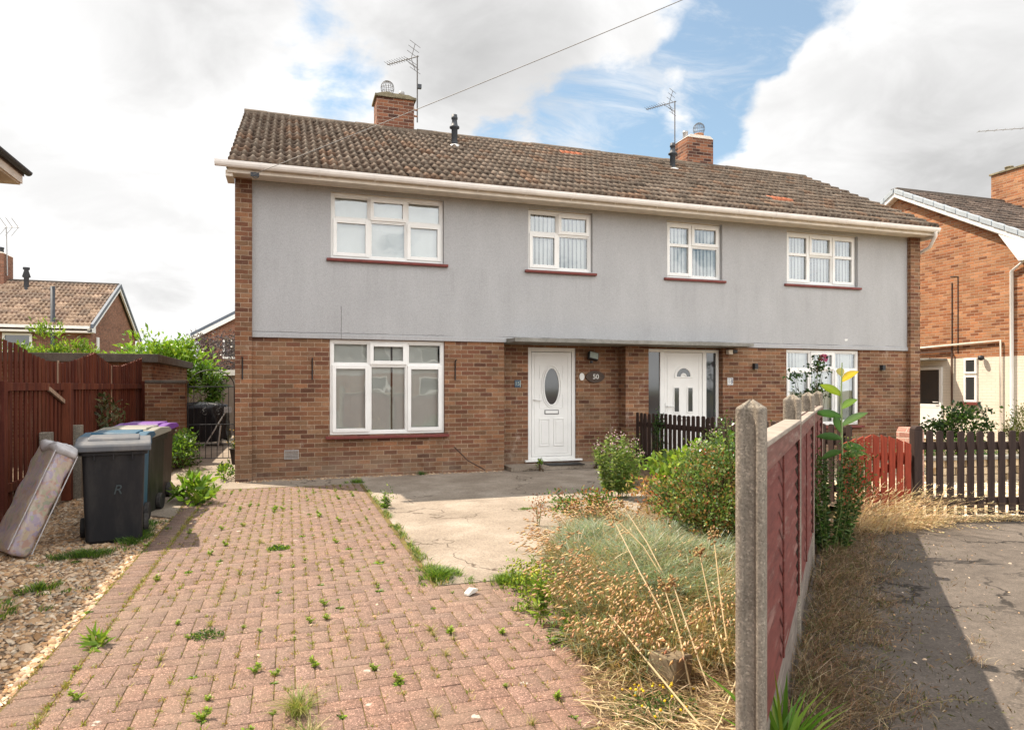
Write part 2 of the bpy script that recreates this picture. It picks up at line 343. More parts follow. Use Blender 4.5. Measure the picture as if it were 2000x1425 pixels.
vd = g.n('TexVoronoi', {'Vector': wp, 'Scale': 1.15}, feature='DISTANCE_TO_EDGE').outputs[0]
ck = g.m('MULTIPLY', g.sm(vd, .022, .004), g.sm(g.noise(pos, 1.1, 3.), .40, .56))
b = g.mix(g.m('MULTIPLY', ck, .85), b, (.02, .017, .014))
fin_mat(g, b, .9, g.m('ADD', g.m('MULTIPLY', cv, .6), g.m('MULTIPLY', ck, -2.5)), .7, .006, .25)
m, g = mat('joint_sand'); M_joint = m; pos = gpos(g)
b = g.ramp(g.noise(pos, 5., 6., .7), [(.32, (.07, .05, .03)), (.5, (.15, .11, .05)), (.62, (.17, .14, .045)), (.75, (.10, .11, .03))])
b = g.mix(1., b, g.ramp(g.noise(pos, 120., 3.), [(.3, .6), (.7, 1.35)]), 'MULTIPLY')
fin_mat(g, b, .95, g.noise(pos, 160., 4.), .8, .006, .1)
def gravelmat(name, cols, sc):
    m, g = mat(name); pos = gpos(g)
    vo = g.n('TexVoronoi', {'Vector': pos, 'Scale': sc}); cv = g.n('SeparateColor', {0: vo.outputs['Color']}).outputs[0]
    k = len(cols); b = g.ramp(cv, [(i / (k - 1), c) for i, c in enumerate(cols)])
    dd = g.m('SUBTRACT', .6, vo.outputs['Distance'])
    b = g.mix(1., b, g.ramp(g.noise(pos, 2., 5.), [(.3, .75), (.7, 1.15)]), 'MULTIPLY')
    fin_mat(g, b, .9, dd, 1., .02, .2); return m
M_gravel = gravelmat('gravel_base', [(.10, .07, .045), (.24, .16, .10), (.34, .25, .17), (.20, .13, .08), (.40, .31, .22)], 42.)
M_ygravel = gravelmat('yellow_gravel', [(.30, .22, .13), (.48, .37, .23), (.58, .48, .33), (.40, .28, .16)], 26.)

# ------------------------------------------------------------------ mesh helpers
WM = {}
def reg(o, M): WM[o.name] = M
def wm(o): return WM.get(o.name, Matrix.Identity(4)) if o is not None else Matrix.Identity(4)
def thing(name, label, cat, loc=(0, 0, 0), rz=0., group=None):
    o = bpy.data.objects.new(name, None); COL.objects.link(o); o.empty_display_size = .2
    o.location = loc; o.rotation_euler = (0, 0, rz); reg(o, Matrix.Translation(loc) @ Matrix.Rotation(rz, 4, 'Z'))
    tag(o, label, cat, group); return o
def tag(o, label=None, cat=None, group=None, kind=None):
    if label: o['label'] = label
    if cat: o['category'] = cat
    if group: o['group'] = group
    if kind: o['kind'] = kind
    return o
def np_mesh(name, V, faces, C=None, smooth=False):
    me = bpy.data.meshes.new(name); V = np.asarray(V, np.float32)
    tot = []; idx = []
    for F in faces:
        F = np.asarray(F, np.int32)
        if len(F) == 0: continue
        idx.append(F.ravel()); tot.append(np.full(len(F), F.shape[1], np.int32))
    idx = np.concatenate(idx); tot = np.concatenate(tot); st = np.concatenate(([0], np.cumsum(tot)[:-1])).astype(np.int32)
    me.vertices.add(len(V)); me.vertices.foreach_set('co', V.ravel())
    me.loops.add(len(idx)); me.loops.foreach_set('vertex_index', idx)
    me.polygons.add(len(tot)); me.polygons.foreach_set('loop_start', st)
    if smooth: me.polygons.foreach_set('use_smooth', np.ones(len(tot), bool))
    me.update(calc_edges=True)
    if C is not None:
        a = me.color_attributes.new('Col', 'FLOAT_COLOR', 'POINT'); C = np.asarray(C, np.float32)
        if C.shape[1] == 3: C = np.hstack([C, np.ones((len(C), 1), np.float32)])
        a.data.foreach_set('color', C.ravel())
    return me
def link(name, me, m, parent=None, bevel=0., seg=2):
    o = bpy.data.objects.new(name, me); COL.objects.link(o)
    if m is not None: me.materials.append(m)
    if parent is not None: o.parent = parent; reg(o, wm(parent))
    if bevel:
        md = o.modifiers.new('Bevel', 'BEVEL'); md.width = bevel; md.segments = seg; md.limit_method = 'ANGLE'; md.angle_limit = R(40)
    return o
class MB:
    """collects polygons (world coordinates unless local=True at build) into one mesh"""
    def __init__(s): s.V = []; s.F = []; s.C = []; s.c = None; s.sm = []
    def add(s, vs, fs, smooth=False):
        b = len(s.V); s.V += [tuple(v) for v in vs]; s.F += [tuple(b + i for i in f) for f in fs]
        s.sm += [smooth] * len(fs); s.C += [s.c or (1, 1, 1)] * len(vs); return s
    def box(s, x0, y0, z0, x1, y1, z1, M=None):
        vs = [(x0, y0, z0), (x1, y0, z0), (x1, y1, z0), (x0, y1, z0), (x0, y0, z1), (x1, y0, z1), (x1, y1, z1), (x0, y1, z1)]
        if M is not None: vs = [M @ Vector(v) for v in vs]
        return s.add(vs, [(0, 3, 2, 1), (4, 5, 6, 7), (0, 1, 5, 4), (1, 2, 6, 5), (2, 3, 7, 6), (3, 0, 4, 7)])
    def prism(s, poly, a0, a1, axis='y', M=None):
        """poly in the plane across axis: axis y -> (x,z), axis x -> (y,z), axis z -> (x,y)"""
        n = len(poly); f = {'y': lambda p, a: (p[0], a, p[1]), 'x': lambda p, a: (a, p[0], p[1]), 'z': lambda p, a: (p[0], p[1], a)}[axis]
        vs = [f(p, a0) for p in poly] + [f(p, a1) for p in poly]
        if M is not None: vs = [M @ Vector(v) for v in vs]
        fs = [tuple(range(n)), tuple(range(2 * n - 1, n - 1, -1))] + [(i, i + n, (i + 1) % n + n, (i + 1) % n) for i in range(n)]
        return s.add(vs, fs)
    def tube(s, pts, r, n=8, caps=True, smooth=True):
        pts = [Vector(p) for p in pts]; rs = r if hasattr(r, '__len__') else [r] * len(pts); vs = []; fs = []
        for i, p in enumerate(pts):
            t = (pts[min(i + 1, len(pts) - 1)] - pts[max(i - 1, 0)]).normalized()
            a = t.cross(Vector((0, 0, 1)) if abs(t.z) < .9 else Vector((1, 0, 0))).normalized(); b = t.cross(a)
            vs += [p + (a * math.cos(2 * PI * k / n) + b * math.sin(2 * PI * k / n)) * rs[i] for k in range(n)]
        for i in range(len(pts) - 1):
            fs += [(i * n + k, i * n + (k + 1) % n, (i + 1) * n + (k + 1) % n, (i + 1) * n + k) for k in range(n)]
        s.add(vs, fs, smooth)
        if caps:
            s.add([vs[k] for k in range(n)], [tuple(range(n))[::-1]]); s.add([vs[-n + k] for k in range(n)], [tuple(range(n))])
        return s
    def lathe(s, prof, c, n=20):
        vs = [(c[0] + r * math.cos(2 * PI * k / n), c[1] + r * math.sin(2 * PI * k / n), c[2] + z) for r, z in prof for k in range(n)]
        fs = [(i * n + k, i * n + (k + 1) % n, (i + 1) * n + (k + 1) % n, (i + 1) * n + k) for i in range(len(prof) - 1) for k in range(n)]
        return s.add(vs, fs, True)
    def build(s, name, m, parent=None, bevel=0., local=False, col=False, seg=2):
        V = s.V
        if parent is not None and not local:
            I = wm(parent).inverted(); V = [tuple(I @ Vector(v)) for v in V]
        me = bpy.data.meshes.new(name); me.from_pydata(V, [], s.F); me.polygons.foreach_set('use_smooth', s.sm)
        if col:
            a = me.color_attributes.new('Col', 'FLOAT_COLOR', 'POINT')
            a.data.foreach_set('color', np.hstack([np.array(s.C, np.float32), np.ones((len(s.C), 1), np.float32)]).ravel())
        me.update(); return link(name, me, m, parent, bevel, seg)
def struct(o): o['kind'] = 'structure'; return o
def stuff(o): o['kind'] = 'stuff'; return o
def ring(cx, cz, rx, rz, n=32, a0=0., a1=2 * PI):
    return [(cx + rx * math.cos(a0 + (a1 - a0) * i / n), cz + rz * math.sin(a0 + (a1 - a0) * i / n)) for i in range(n + (0 if a1 - a0 >= 2 * PI - 1e-6 else 1))]
def wall_rects(mb, x0, x1, z0, z1, holes, y0, y1):
    """wall slab in the xz plane between y0 (front) and y1 with rectangular openings"""
    xs = sorted({x0, x1, *[h[0] for h in holes], *[h[1] for h in holes]}); zs = sorted({z0, z1, *[h[2] for h in holes], *[h[3] for h in holes]})
    xs = [x for x in xs if x0 <= x <= x1]; zs = [z for z in zs if z0 <= z <= z1]
    def solid(i, j):
        if i < 0 or j < 0 or i >= len(xs) - 1 or j >= len(zs) - 1: return False
        cx, cz = (xs[i] + xs[i + 1]) / 2, (zs[j] + zs[j + 1]) / 2
        return not any(h[0] < cx < h[1] and h[2] < cz < h[3] for h in holes)
    for i in range(len(xs) - 1):
        for j in range(len(zs) - 1):
            if not solid(i, j): continue
            a, b, c, d = xs[i], xs[i + 1], zs[j], zs[j + 1]
            mb.add([(a, y0, c), (b, y0, c), (b, y0, d), (a, y0, d)], [(0, 1, 2, 3)])
            mb.add([(a, y1, c), (b, y1, c), (b, y1, d), (a, y1, d)], [(3, 2, 1, 0)])
            if not solid(i - 1, j): mb.add([(a, y0, c), (a, y1, c), (a, y1, d), (a, y0, d)], [(3, 2, 1, 0)])
            if not solid(i + 1, j): mb.add([(b, y0, c), (b, y1, c), (b, y1, d), (b, y0, d)], [(0, 1, 2, 3)])
            if not solid(i, j - 1): mb.add([(a, y0, c), (b, y0, c), (b, y1, c), (a, y1, c)], [(3, 2, 1, 0)])
            if not solid(i, j + 1): mb.add([(a, y0, d), (b, y0, d), (b, y1, d), (a, y1, d)], [(0, 1, 2, 3)])

# foliage collector -----------------------------------------------------------
def nrm(a): return a / np.maximum(np.linalg.norm(a, axis=1, keepdims=True), 1e-9)
class Fol:
    def __init__(s): s.V = []; s.F4 = []; s.F3 = []; s.C = []; s.n = 0
    def _add(s, V, C, F4=None, F3=None):
        if F4 is not None: s.F4.append(F4 + s.n)
        if F3 is not None: s.F3.append(F3 + s.n)
        s.V.append(V); s.C.append(C); s.n += len(V)
    @staticmethod
    def cols(n, pal, jit=.18):
        pal = np.array(pal); c = pal[rng.integers(0, len(pal), n)]
        return np.clip(c * (1 + rng.normal(0, jit, (n, 1))) * (1 + rng.normal(0, .05, (n, 3))), .004, .9)
    def leaves(s, P, D, L, Wd, pal, bend=.15, jit=.18):
        n = len(P); D = nrm(D); L = np.broadcast_to(L, n)[:, None]; Wd = np.broadcast_to(Wd, n)[:, None]
        Sd = nrm(np.cross(D, rng.normal(0, 1, (n, 3)) + np.array([0, 0, .6]))); U = np.cross(Sd, D); U = U * np.sign(U[:, 2:3] + 1e-6)
        V = np.stack([P, P + D * L * .45 + Sd * Wd * .5 + U * L * bend, P + D * L - U * L * bend * .4, P + D * L * .45 - Sd * Wd * .5 + U * L * bend], 1).reshape(-1, 3)
        s._add(V, np.repeat(s.cols(n, pal, jit), 4, 0), np.arange(4 * n).reshape(n, 4))
    def blades(s, P, lean, H, k, w, pal, jit=.15, tipcol=None):
        """P base, lean horizontal unit vectors, H height, k how far the tip leans (x H), w width"""
        n = len(P); H = np.broadcast_to(H, n)[:, None]; k = np.broadcast_to(k, n)[:, None]; w = np.broadcast_to(w, n)[:, None]
        th = rng.uniform(0, 2 * PI, n); Sd = np.stack([np.cos(th), np.sin(th), 0 * th], 1); up = np.array([[0, 0, 1.]])
        pts = [P + up * H * (t - .28 * k * t * t) + lean * H * k * t * t for t in (0, .4, .75, 1.)]
        V = np.stack([pts[0] - Sd * w * .5, pts[0] + Sd * w * .5, pts[1] - Sd * w * .45, pts[1] + Sd * w * .45, pts[2] - Sd * w * .3, pts[2] + Sd * w * .3, pts[3]], 1).reshape(-1, 3)
        b = np.arange(n)[:, None] * 7
        C = np.repeat(s.cols(n, pal, jit), 7, 0)
        if tipcol is not None:
            C = C.reshape(n, 7, 3); C[:, 4:6] = .5 * C[:, 4:6] + .5 * np.array(tipcol); C[:, 6] = tipcol; C = C.reshape(-1, 3)
        s._add(V, C, np.vstack([b + [0, 1, 3, 2], b + [2, 3, 5, 4]]), b + [4, 5, 6])
        return pts[3], nrm(pts[3] - pts[2])
    def pods(s, P, D, L, r, pal, jit=.2):
        n = len(P); D = nrm(D); L = np.broadcast_to(L, n)[:, None]; r = np.broadcast_to(r, n)[:, None]
        a = nrm(np.cross(D, rng.normal(0, 1, (n, 3)))); b = np.cross(D, a)
        V = np.stack([P, P + D * L * .45 + a * r, P + D * L * .45 + b * r, P + D * L * .45 - a * r, P + D * L * .45 - b * r, P + D * L], 1).reshape(-1, 3)
        q = np.arange(n)[:, None] * 6
        s._add(V, np.repeat(s.cols(n, pal, jit), 6, 0), None, np.vstack([q + f for f in ([0, 2, 1], [0, 3, 2], [0, 4, 3], [0, 1, 4], [5, 1, 2], [5, 2, 3], [5, 3, 4], [5, 4, 1])]))
    def stalk(s, pts, r0, r1, c, n=5):
        pts = np.array(pts, float); m_ = len(pts); V = []
        for i in range(m_):
            t = pts[min(i + 1, m_ - 1)] - pts[max(i - 1, 0)]; t = t / (np.linalg.norm(t) + 1e-9)
            a = np.cross(t, [0, 0, 1.] if abs(t[2]) < .9 else [1., 0, 0]); a /= np.linalg.norm(a) + 1e-9; b = np.cross(t, a); r = r0 + (r1 - r0) * i / max(1, m_ - 1)
            for k in range(n): V.append(pts[i] + (a * math.cos(2 * PI * k / n) + b * math.sin(2 * PI * k / n)) * r)
        F = np.array([(i * n + k, i * n + (k + 1) % n, (i + 1) * n + (k + 1) % n, (i + 1) * n + k) for i in range(m_ - 1) for k in range(n)])
        s._add(np.array(V), np.tile(np.array([c]), (len(V), 1)), F)
    def build(s, name, m, parent=None, local=False):
        V = np.vstack(s.V)
        if parent is not None and not local:
            I = np.array(wm(parent).inverted()); V = V @ I[:3, :3].T + I[:3, 3]
        me = np_mesh(name, V, [np.vstack(f) for f in (s.F4, s.F3) if f], np.vstack(s.C)); return link(name, me, m, parent)
def rdir(n, up=0.): return nrm(rng.normal(0, 1, (n, 3)) + np.array([0, 0, up]))
def hdir(n):
    t = rng.uniform(0, 2 * PI, n); return np.stack([np.cos(t), np.sin(t), 0 * t], 1)

# ------------------------------------------------------------------ building helpers
def tile_roof(name, x0, x1, ey, ez, ry, rz, pal, m, parent=None, gauge=.345, per=.15, hump=.044, special=(), amp=1., rot=None, lip=.047):
    sl = math.hypot(ry - ey, rz - ez); ty, tz = (ry - ey) / sl, (rz - ez) / sl; K = max(1, round(sl / gauge)); gauge = sl / K
    tw = per * 2; T = max(1, round((x1 - x0) / tw)); tw = (x1 - x0) / T; nu = 15
    u = np.linspace(0, 1, nu); f = (u * 2) % 1.0; f[-1] = 1.; h = hump * np.exp(-((f - .5) / .235) ** 2)
    jz = rng.normal(0, .0045 * amp, (K, T)); js = rng.normal(0, .008 * amp, (K, T)); jx = rng.normal(0, .003 * amp, (K, T))
    V = np.zeros((K, T, 3, nu, 3))
    for r_, (so, no) in enumerate(((0., -.012), (0., lip), (gauge + .03, -.002))):
        s_ = np.arange(K)[:, None] * gauge + so + js; n_ = no + jz
        V[:, :, r_, :, 0] = x0 + (np.arange(T)[None, :, None] + u[None, None, :]) * tw + jx[:, :, None]
        hh = h if r_ else h * .75
        V[:, :, r_, :, 1] = ey + s_[:, :, None] * ty - (n_[:, :, None] + hh) * tz
        V[:, :, r_, :, 2] = ez + s_[:, :, None] * tz + (n_[:, :, None] + hh) * ty
    pal = np.array(pal); C = pal[rng.integers(0, len(pal), (K, T))] * (1 + rng.normal(0, .09, (K, T, 1)))
    for sx, ss in special:
        C[min(K - 1, int(ss / gauge)), min(T - 1, int((sx - x0) / tw))] = (.46, .16, .085)
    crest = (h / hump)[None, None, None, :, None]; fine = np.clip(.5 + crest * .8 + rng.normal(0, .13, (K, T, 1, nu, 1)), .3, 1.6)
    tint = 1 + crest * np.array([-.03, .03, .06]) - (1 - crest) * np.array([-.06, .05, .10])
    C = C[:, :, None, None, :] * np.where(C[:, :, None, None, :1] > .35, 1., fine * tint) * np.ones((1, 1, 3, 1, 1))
    base = (np.arange(K * T) * 3 * nu)[:, None]; i = np.arange(nu - 1)
    F = [(base + np.stack([r_ * nu + i, r_ * nu + i + 1, (r_ + 1) * nu + i + 1, (r_ + 1) * nu + i], 1).reshape(1, -1)).reshape(-1, 4) for r_ in (0, 1)]
    Vf = V.reshape(-1, 3)
    if rot is not None: Vf = Vf @ np.array(rot.to_3x3()).T + np.array(rot.translation)
    if parent is not None: Vf = Vf - np.array(wm(parent).translation)
    return link(name, np_mesh(name, Vf, F, np.clip(C.reshape(-1, 3), .01, .9)), m, parent)
def annulus(mb, cx, cz, rx, rz, w, y0, y1, n=36, a0=0., a1=2 * PI):
    o = ring(cx, cz, rx, rz, n, a0, a1); i = ring(cx, cz, rx - w, rz - w, n, a0, a1); k = len(o); cl = a1 - a0 >= 2 * PI - 1e-6
    vs = [(x, y0, z) for x, z in o] + [(x, y0, z) for x, z in i] + [(x, y1, z) for x, z in o] + [(x, y1, z) for x, z in i]
    fs = []
    for j in range(k if cl else k - 1):
        q = (j + 1) % k; fs += [(j, q, k + q, k + j), (j, 2 * k + j, 2 * k + q, q), (k + j, k + q, 3 * k + q, 3 * k + j)]
    mb.add(vs, fs)
def frame_box(mb, x0, x1, z0, z1, w, y0, y1):
    mb.box(x0, y0, z0, x0 + w, y1, z1); mb.box(x1 - w, y0, z0, x1, y1, z1)
    mb.box(x0 + w, y0, z0, x1 - w, y1, z0 + w); mb.box(x0 + w, y0, z1 - w, x1 - w, y1, z1)
def text_mesh(name, body, size, M, m, parent, ext=.004, shear=0.):
    cu = bpy.data.curves.new(name, 'FONT'); cu.body = body; cu.size = size; cu.extrude = ext; cu.align_x = 'CENTER'; cu.align_y = 'CENTER'; cu.shear = shear
    o = bpy.data.objects.new('tmp', cu); COL.objects.link(o); dg = bpy.context.evaluated_depsgraph_get()
    me = bpy.data.meshes.new_from_object(o.evaluated_get(dg)); bpy.data.objects.remove(o); bpy.data.curves.remove(cu)
    me.materials.clear(); me.transform((wm(parent).inverted() if parent else Matrix.Identity(4)) @ M); me.name = name
    return link(name, me, m, parent)
UPRIGHT = Matrix.Rotation(PI / 2, 4, 'X')
def window(par, x0, x1, z0, z1, y, zt, cols, sill=True, blind=True, slat=.09, gap=0., curtain=None, open_a=0., cream=False):
    """cols: list of (x_left_fraction, x_right_fraction, kind) kind: T fixed over B casement etc."""
    f = MB(); fw = .052; sw = .062; P = MB()
    def pq(xa, yy, za, xb, zb): P.add([(xa, yy, za), (xb, yy, za), (xb, yy, zb), (xa, yy, zb)], [(0, 1, 2, 3)])
    frame_box(f, x0, x1, z0, z1, fw, y, y + .07)
    for i, (a, b, kind) in enumerate(cols):
        xa, xb = x0 + (x1 - x0) * a, x0 + (x1 - x0) * b
        la = xa + (fw if i == 0 else .02); lb = xb - (fw if i == len(cols) - 1 else .02)
        if i: f.box(xa - .02, y + .003, z0 + fw, xa + .02, y + .067, z1 - fw)
        def cell(za, zb, sash):
            if sash:
                frame_box(f, la - .012, lb + .012, za - .012, zb + .012, sw, y - .018, y + .045)
                pq(la + sw - .013, y + .020, za + sw - .013, lb - sw + .013, zb - sw + .013)
            else:
                frame_box(f, la, lb, za, zb, .018, y + .012, y + .055)
                pq(la + .017, y + .034, za + .017, lb - .017, zb - .017)
        if kind == 'FULL':
            frame_box(f, la - .012, lb + .012, z0 + fw - .012, z1 - fw + .012, sw, y - .018, y + .045)
            f.box(la + sw - .012, y - .012, zt - .03, lb - sw + .012, y + .040, zt + .03)
            pq(la + sw - .013, y + .020, z0 + fw + sw - .025, lb - sw + .013, zt - .029); pq(la + sw - .013, y + .020, zt + .029, lb - sw + .013, z1 - fw - sw + .025)
        else:
            f.box(la, y + .004, zt - .02, lb, y + .066, zt + .02)
            cell(zt + .02, z1 - fw, kind[0] == 'V'); cell(z0 + fw, zt - .02, kind[1] == 'C')
    w = f.build('window', M_upvc, par, .004)
    P.build('pane', M_glass, w)
    if sill:
        s = MB(); s.prism([(y + .03, z0 - .012), (y - .13, z0 - .022), (y - .13, z0 - .065), (y + .03, z0 - .065)], x0 - .07, x1 + .07, 'x'); s.build('sill', M_sill, w, .006)
    if blind:
        bl = MB(); x = x0 + .06; k = 0
        while x < x1 - .06:
            a = open_a + random.uniform(-.05, .05) + gap * math.sin(k * .9)
            c, sn = math.cos(a) * slat * .5, math.sin(a) * slat * .5; yy = y + .105
            bl.add([(x - c, yy - sn, z0 + .04), (x + c, yy + sn, z0 + .04), (x + c, yy + sn, z1 - .03), (x - c, yy - sn, z1 - .03)], [(0, 1, 2, 3)])
            x += slat * .93; k += 1
        if curtain: pass
        bl.build('blind', M_blind, w)
        if curtain:
            cu = MB(); cu.box(curtain, y + .09, z0 + .05, curtain + .03, y + .118, z1 - .04); cu.build('curtain_edge', M_curtain, w)
    return w
W3 = [(0, .335, 'FC'), (.335, .665, 'VF'), (.665, 1, 'FC')]

# ------------------------------------------------------------------ the pair of houses
H = thing('semi_detached_house', 'pair of joined houses, grey render above brown brick, under one mottled brown tiled roof', 'house', (-.81, 0, 0))
b = MB()
wall_rects(b, -.56, 3.66, -.3, 2.29, [(.638, 2.575, .695, 2.286)], 0., .22)
b.box(3.44, .22, -.3, 3.66, .52, 2.29)
wall_rects(b, 3.66, 6.08, -.3, 2.275, [(4.22, 5.19, .13, 2.236)], .3, .52)
b.box(6.08, 0, -.3, 6.57, .52, 2.275)
b.box(6.57, .14, 2.24, 8.24, .36, 2.275)
b.box(8.24, .22, -.3, 8.44, .52, 2.29)
wall_rects(b, 8.24, 13.0, -.3, 2.29, [(9.78, 11.69, .685, 2.275)], 0., .22)
b.build('brick_wall', M_brick, H)
b = MB()   # end walls and back
for xa, xb in ((-.81, -.6), (13.06, 13.27)):
    b.prism([(.23, -.3), (7.1, -.3), (7.1, 4.85), (3.53, 6.9), (.23, 5.1)], xa, xb, 'x')
b.box(-.6, 6.9, -.3, 13.06, 7.1, 4.85)
b.build('gable_wall', M_brick, H)
for xa, xb in ((-.81, -.56), (13.0, 13.27)):
    b = MB(); b.box(xa, -.11, -.3, xb, .225, 4.80); b.build('brick_pier', M_brick, H)
b = MB()
wall_rects(b, -.56, 13.0, 2.366, 4.795, [(.652, 2.556, 3.635, 4.73), (4.11, 5.383, 3.625, 4.73), (6.958, 8.214, 3.625, 4.73), (9.774, 11.622, 3.64, 4.73)], -.02, .2)
b.build('rendered_wall', M_render, H)
for xa, xb in ((-.56, 3.69), (8.62, 13.0)): b = MB(); b.box(xa, -.042, 2.291, xb, .2, 2.365); b.build('render_bead', M_render, H, .005)
b = MB(); b.box(-.6, .22, 2.4, 13.06, 6.9, 2.55); b.build('floor_slab', M_dark, H)
b = MB(); b.box(3.70, -.5, 2.277, 8.60, -.043, 2.349); b.box(3.70, -.043, 2.277, 8.60, .52, 2.36); b.build('canopy', M_conc, H, .008)

# windows
def hw(*a, **k): return window(H, *a, **k)
hw(.655, 2.553, 3.638, 4.72, .045, 4.30, W3, slat=.089, gap=.06)
hw(4.113, 5.38, 3.628, 4.715, .045, 4.30, [(0, .47, 'FC'), (.47, 1, 'VF')], open_a=.55, gap=.12)
hw(6.961, 8.211, 3.628, 4.715, .06, 4.27, [(0, .47, 'FULL'), (.47, 1, 'VF')], open_a=.45, gap=.12)
hw(9.777, 11.619, 3.643, 4.715, .06, 4.26, [(0, .335, 'FULL'), (.335, .665, 'VF'), (.665, 1, 'FULL')], open_a=.40, gap=.1)
hw(.641, 2.572, .70, 2.284, .045, 1.87, W3, slat=.089, gap=.03, curtain=1.66)
hw(9.783, 11.687, .69, 2.272, .045, 1.86, W3, open_a=.2, gap=.2)
for xa, xb in ((.652, 2.556), (4.11, 5.383), (6.958, 8.214), (9.774, 11.622)): b = MB(); b.box(xa + .002, .03, 4.722, xb - .002, .19, 4.793); b.build('window_head', M_cream, H)

# door of number 50
def door_frame(x0, x1, z0, z1, y, w):
    f = MB(); f.box(x0, y, z0, x0 + w, y + .07, z1); f.box(x1 - w, y, z0, x1, y + .07, z1); f.box(x0 + w, y, z1 - w, x1 - w, y + .07, z1); f.box(x0 + w, y, z0, x1 - w, y + .07, z0 + .05)
    f.box(x0 - .07, y - .09, z0 - .035, x1 + .11, y + .05, z0 - .001); return f
D = door_frame(4.222, 5.188, .14, 2.234, .335, .075).build('front_door', M_upvc, H, .005)
b = MB(); b.box(4.305, .345, .195, 5.105, .395, 2.15); b.build('door_leaf', M_upvc, D, .004)
cx, cz, yd = 4.702, 1.505, .345
b = MB(); annulus(b, cx, cz, .205, .405, .022, yd - .014, yd); annulus(b, cx, cz, .172, .368, .028, yd - .020, yd)
for sx in (-1, 1):
    for sz in (-1, 1):
        b.box(cx + sx * .235 - .006, yd - .008, cz + sz * .27 - .13, cx + sx * .235 + .006, yd, cz + sz * .27 + .13)
        b.box(min(cx + sx * .235, cx + sx * .10), yd - .0081, cz + sz * .405 - .006, max(cx + sx * .235, cx + sx * .10), yd - .0001, cz + sz * .405 + .006)
frame_box(b, 4.365, 5.045, .25, 2.09, .012, yd - .007, yd - .0002)
for xa in (4.455, 4.745):
    frame_box(b, xa, xa + .215, .385, .905, .02, yd - .012, yd - .0003); b.box(xa + .045, yd - .008, .43, xa + .17, yd - .0004, .86)
b.build('door_moulding', M_upvc, D, .003)
b = MB(); b.prism(ring(cx, cz, .146, .342, 36), yd - .006, yd - .001); b.build('oval_pane', M_dglass, D)
b = MB(); frame_box(b, 4.565, 4.845, .985, 1.065, .011, yd - .011, yd - .0005); b.build('letterbox_surround', M_black, D)
b = MB(); b.box(4.577, yd - .013, .997, 4.833, yd - .0006, 1.053); b.build('letterbox', M_upvc, D, .003)
def lever(x, z, y, dirx):
    b = MB(); b.box(x - .016, y - .008, z - .15, x + .016, y, z + .07); b.tube([(x, y - .008, z), (x, y - .045, z), (x + dirx * .04, y - .055, z), (x + dirx * .15, y - .055, z - .004)], .011, 8); b.box(x - .005, y - .010, z - .105, x + .005, y - .0081, z - .075); return b
lever(4.345, 1.255, yd - .001, 1).build('door_handle', M_upvc, D)
# door of number 18 with side lights
y2 = .13; f = MB()
frame_box(f, 6.575, 8.236, .15, 2.238, .06, y2, y2 + .07)
for xa in (6.90, 7.86): f.box(xa, y2 + .002, .21, xa + .09, y2 + .068, 2.178)
f.box(6.575, y2 - .08, .11, 8.236, y2 + .05, .149)
D2 = f.build('front_door', M_upvc, H, .005)
b = MB(); b.box(6.995, y2 + .012, .215, 7.855, y2 + .055, 2.173); b.build('door_leaf', M_upvc, D2, .004)
yd = y2 + .012; cx = 7.425; b = MB()
frame_box(b, 7.06, 7.79, .28, 2.11, .012, yd - .006, yd - .0002)
annulus(b, cx, 1.70, .205, .215, .05, yd - .014, yd - .0003, 24, 0, PI); b.box(cx - .205, yd - .0145, 1.675, cx + .205, yd - .0004, 1.70)
annulus(b, cx, 1.70, .07, .07, .03, yd - .015, yd - .0005, 14, 0, PI)
for s in (-1, 1): frame_box(b, cx + s * .155 - .075, cx + s * .155 + .075, .985, 1.50, .024, yd - .013, yd - .0006)
for s in (-1, 1): frame_box(b, cx + s * .155 - .085, cx + s * .155 + .085, .36, .76, .02, yd - .012, yd - .0007)
b.build('door_moulding', M_upvc, D2, .003)
b = MB(); o = ring(cx, 1.70, .154, .164, 20, 0, PI); i = ring(cx, 1.70, .07, .07, 20, 0, PI)
for j in range(20): b.add([(o[j][0], yd - .005, o[j][1]), (o[j + 1][0], yd - .005, o[j + 1][1]), (i[j + 1][0], yd - .005, i[j + 1][1]), (i[j][0], yd - .005, i[j][1])], [(0, 1, 2, 3)])
for s in (-1, 1): b.box(cx + s * .155 - .05, yd - .005, 1.01, cx + s * .155 + .05, yd - .0008, 1.476)
b.build('door_pane', M_dglass, D2)
for xa, xb in ((6.636, 6.899), (7.951, 8.175)): b = MB(); b.box(xa, y2 + .03, .211, xb, y2 + .05, 2.177); b.build('side_light', M_dglass, D2)
b = MB(); frame_box(b, cx - .14, cx + .14, .83, .91, .011, yd - .011, yd - .0009); b.build('letterbox_surround', M_black, D2)
b = MB(); b.box(cx - .128, yd - .013, .842, cx + .128, yd - .001, .898); b.build('letterbox', M_upvc, D2, .003)
lever(7.035, 1.12, yd - .001, 1).build('door_handle', M_upvc, D2)
# air brick and hanging basket hooks
b = MB(); frame_box(b, -.075, .15, .325, .475, .012, -.012, .004)
for i in range(6): b.box(-.06, -.008, .343 + i * .021, .135, .003, .354 + i * .021)
b.build('air_vent', M_galv, H)
for hx, hy in ((-.70, -.11), (.36, 0.), (2.76, 0.)):
    b = MB(); b.tube([(hx, hy - .01, 1.62), (hx, hy - .015, 1.93), (hx, hy - .05, 1.965), (hx + .0, hy - .12, 1.96)], .011, 6); b.build('basket_hook', M_black, H)
b = MB(); b.add([(11.30 + .07 * math.cos(a) * random.uniform(.5, 1.1), -.0265, 2.50 + .032 * math.sin(a) * random.uniform(.6, 1.1)) for a in [2 * PI * i / 14 for i in range(14)]], [tuple(range(14))]); b.build('paint_patch', M_whitepaint, H)

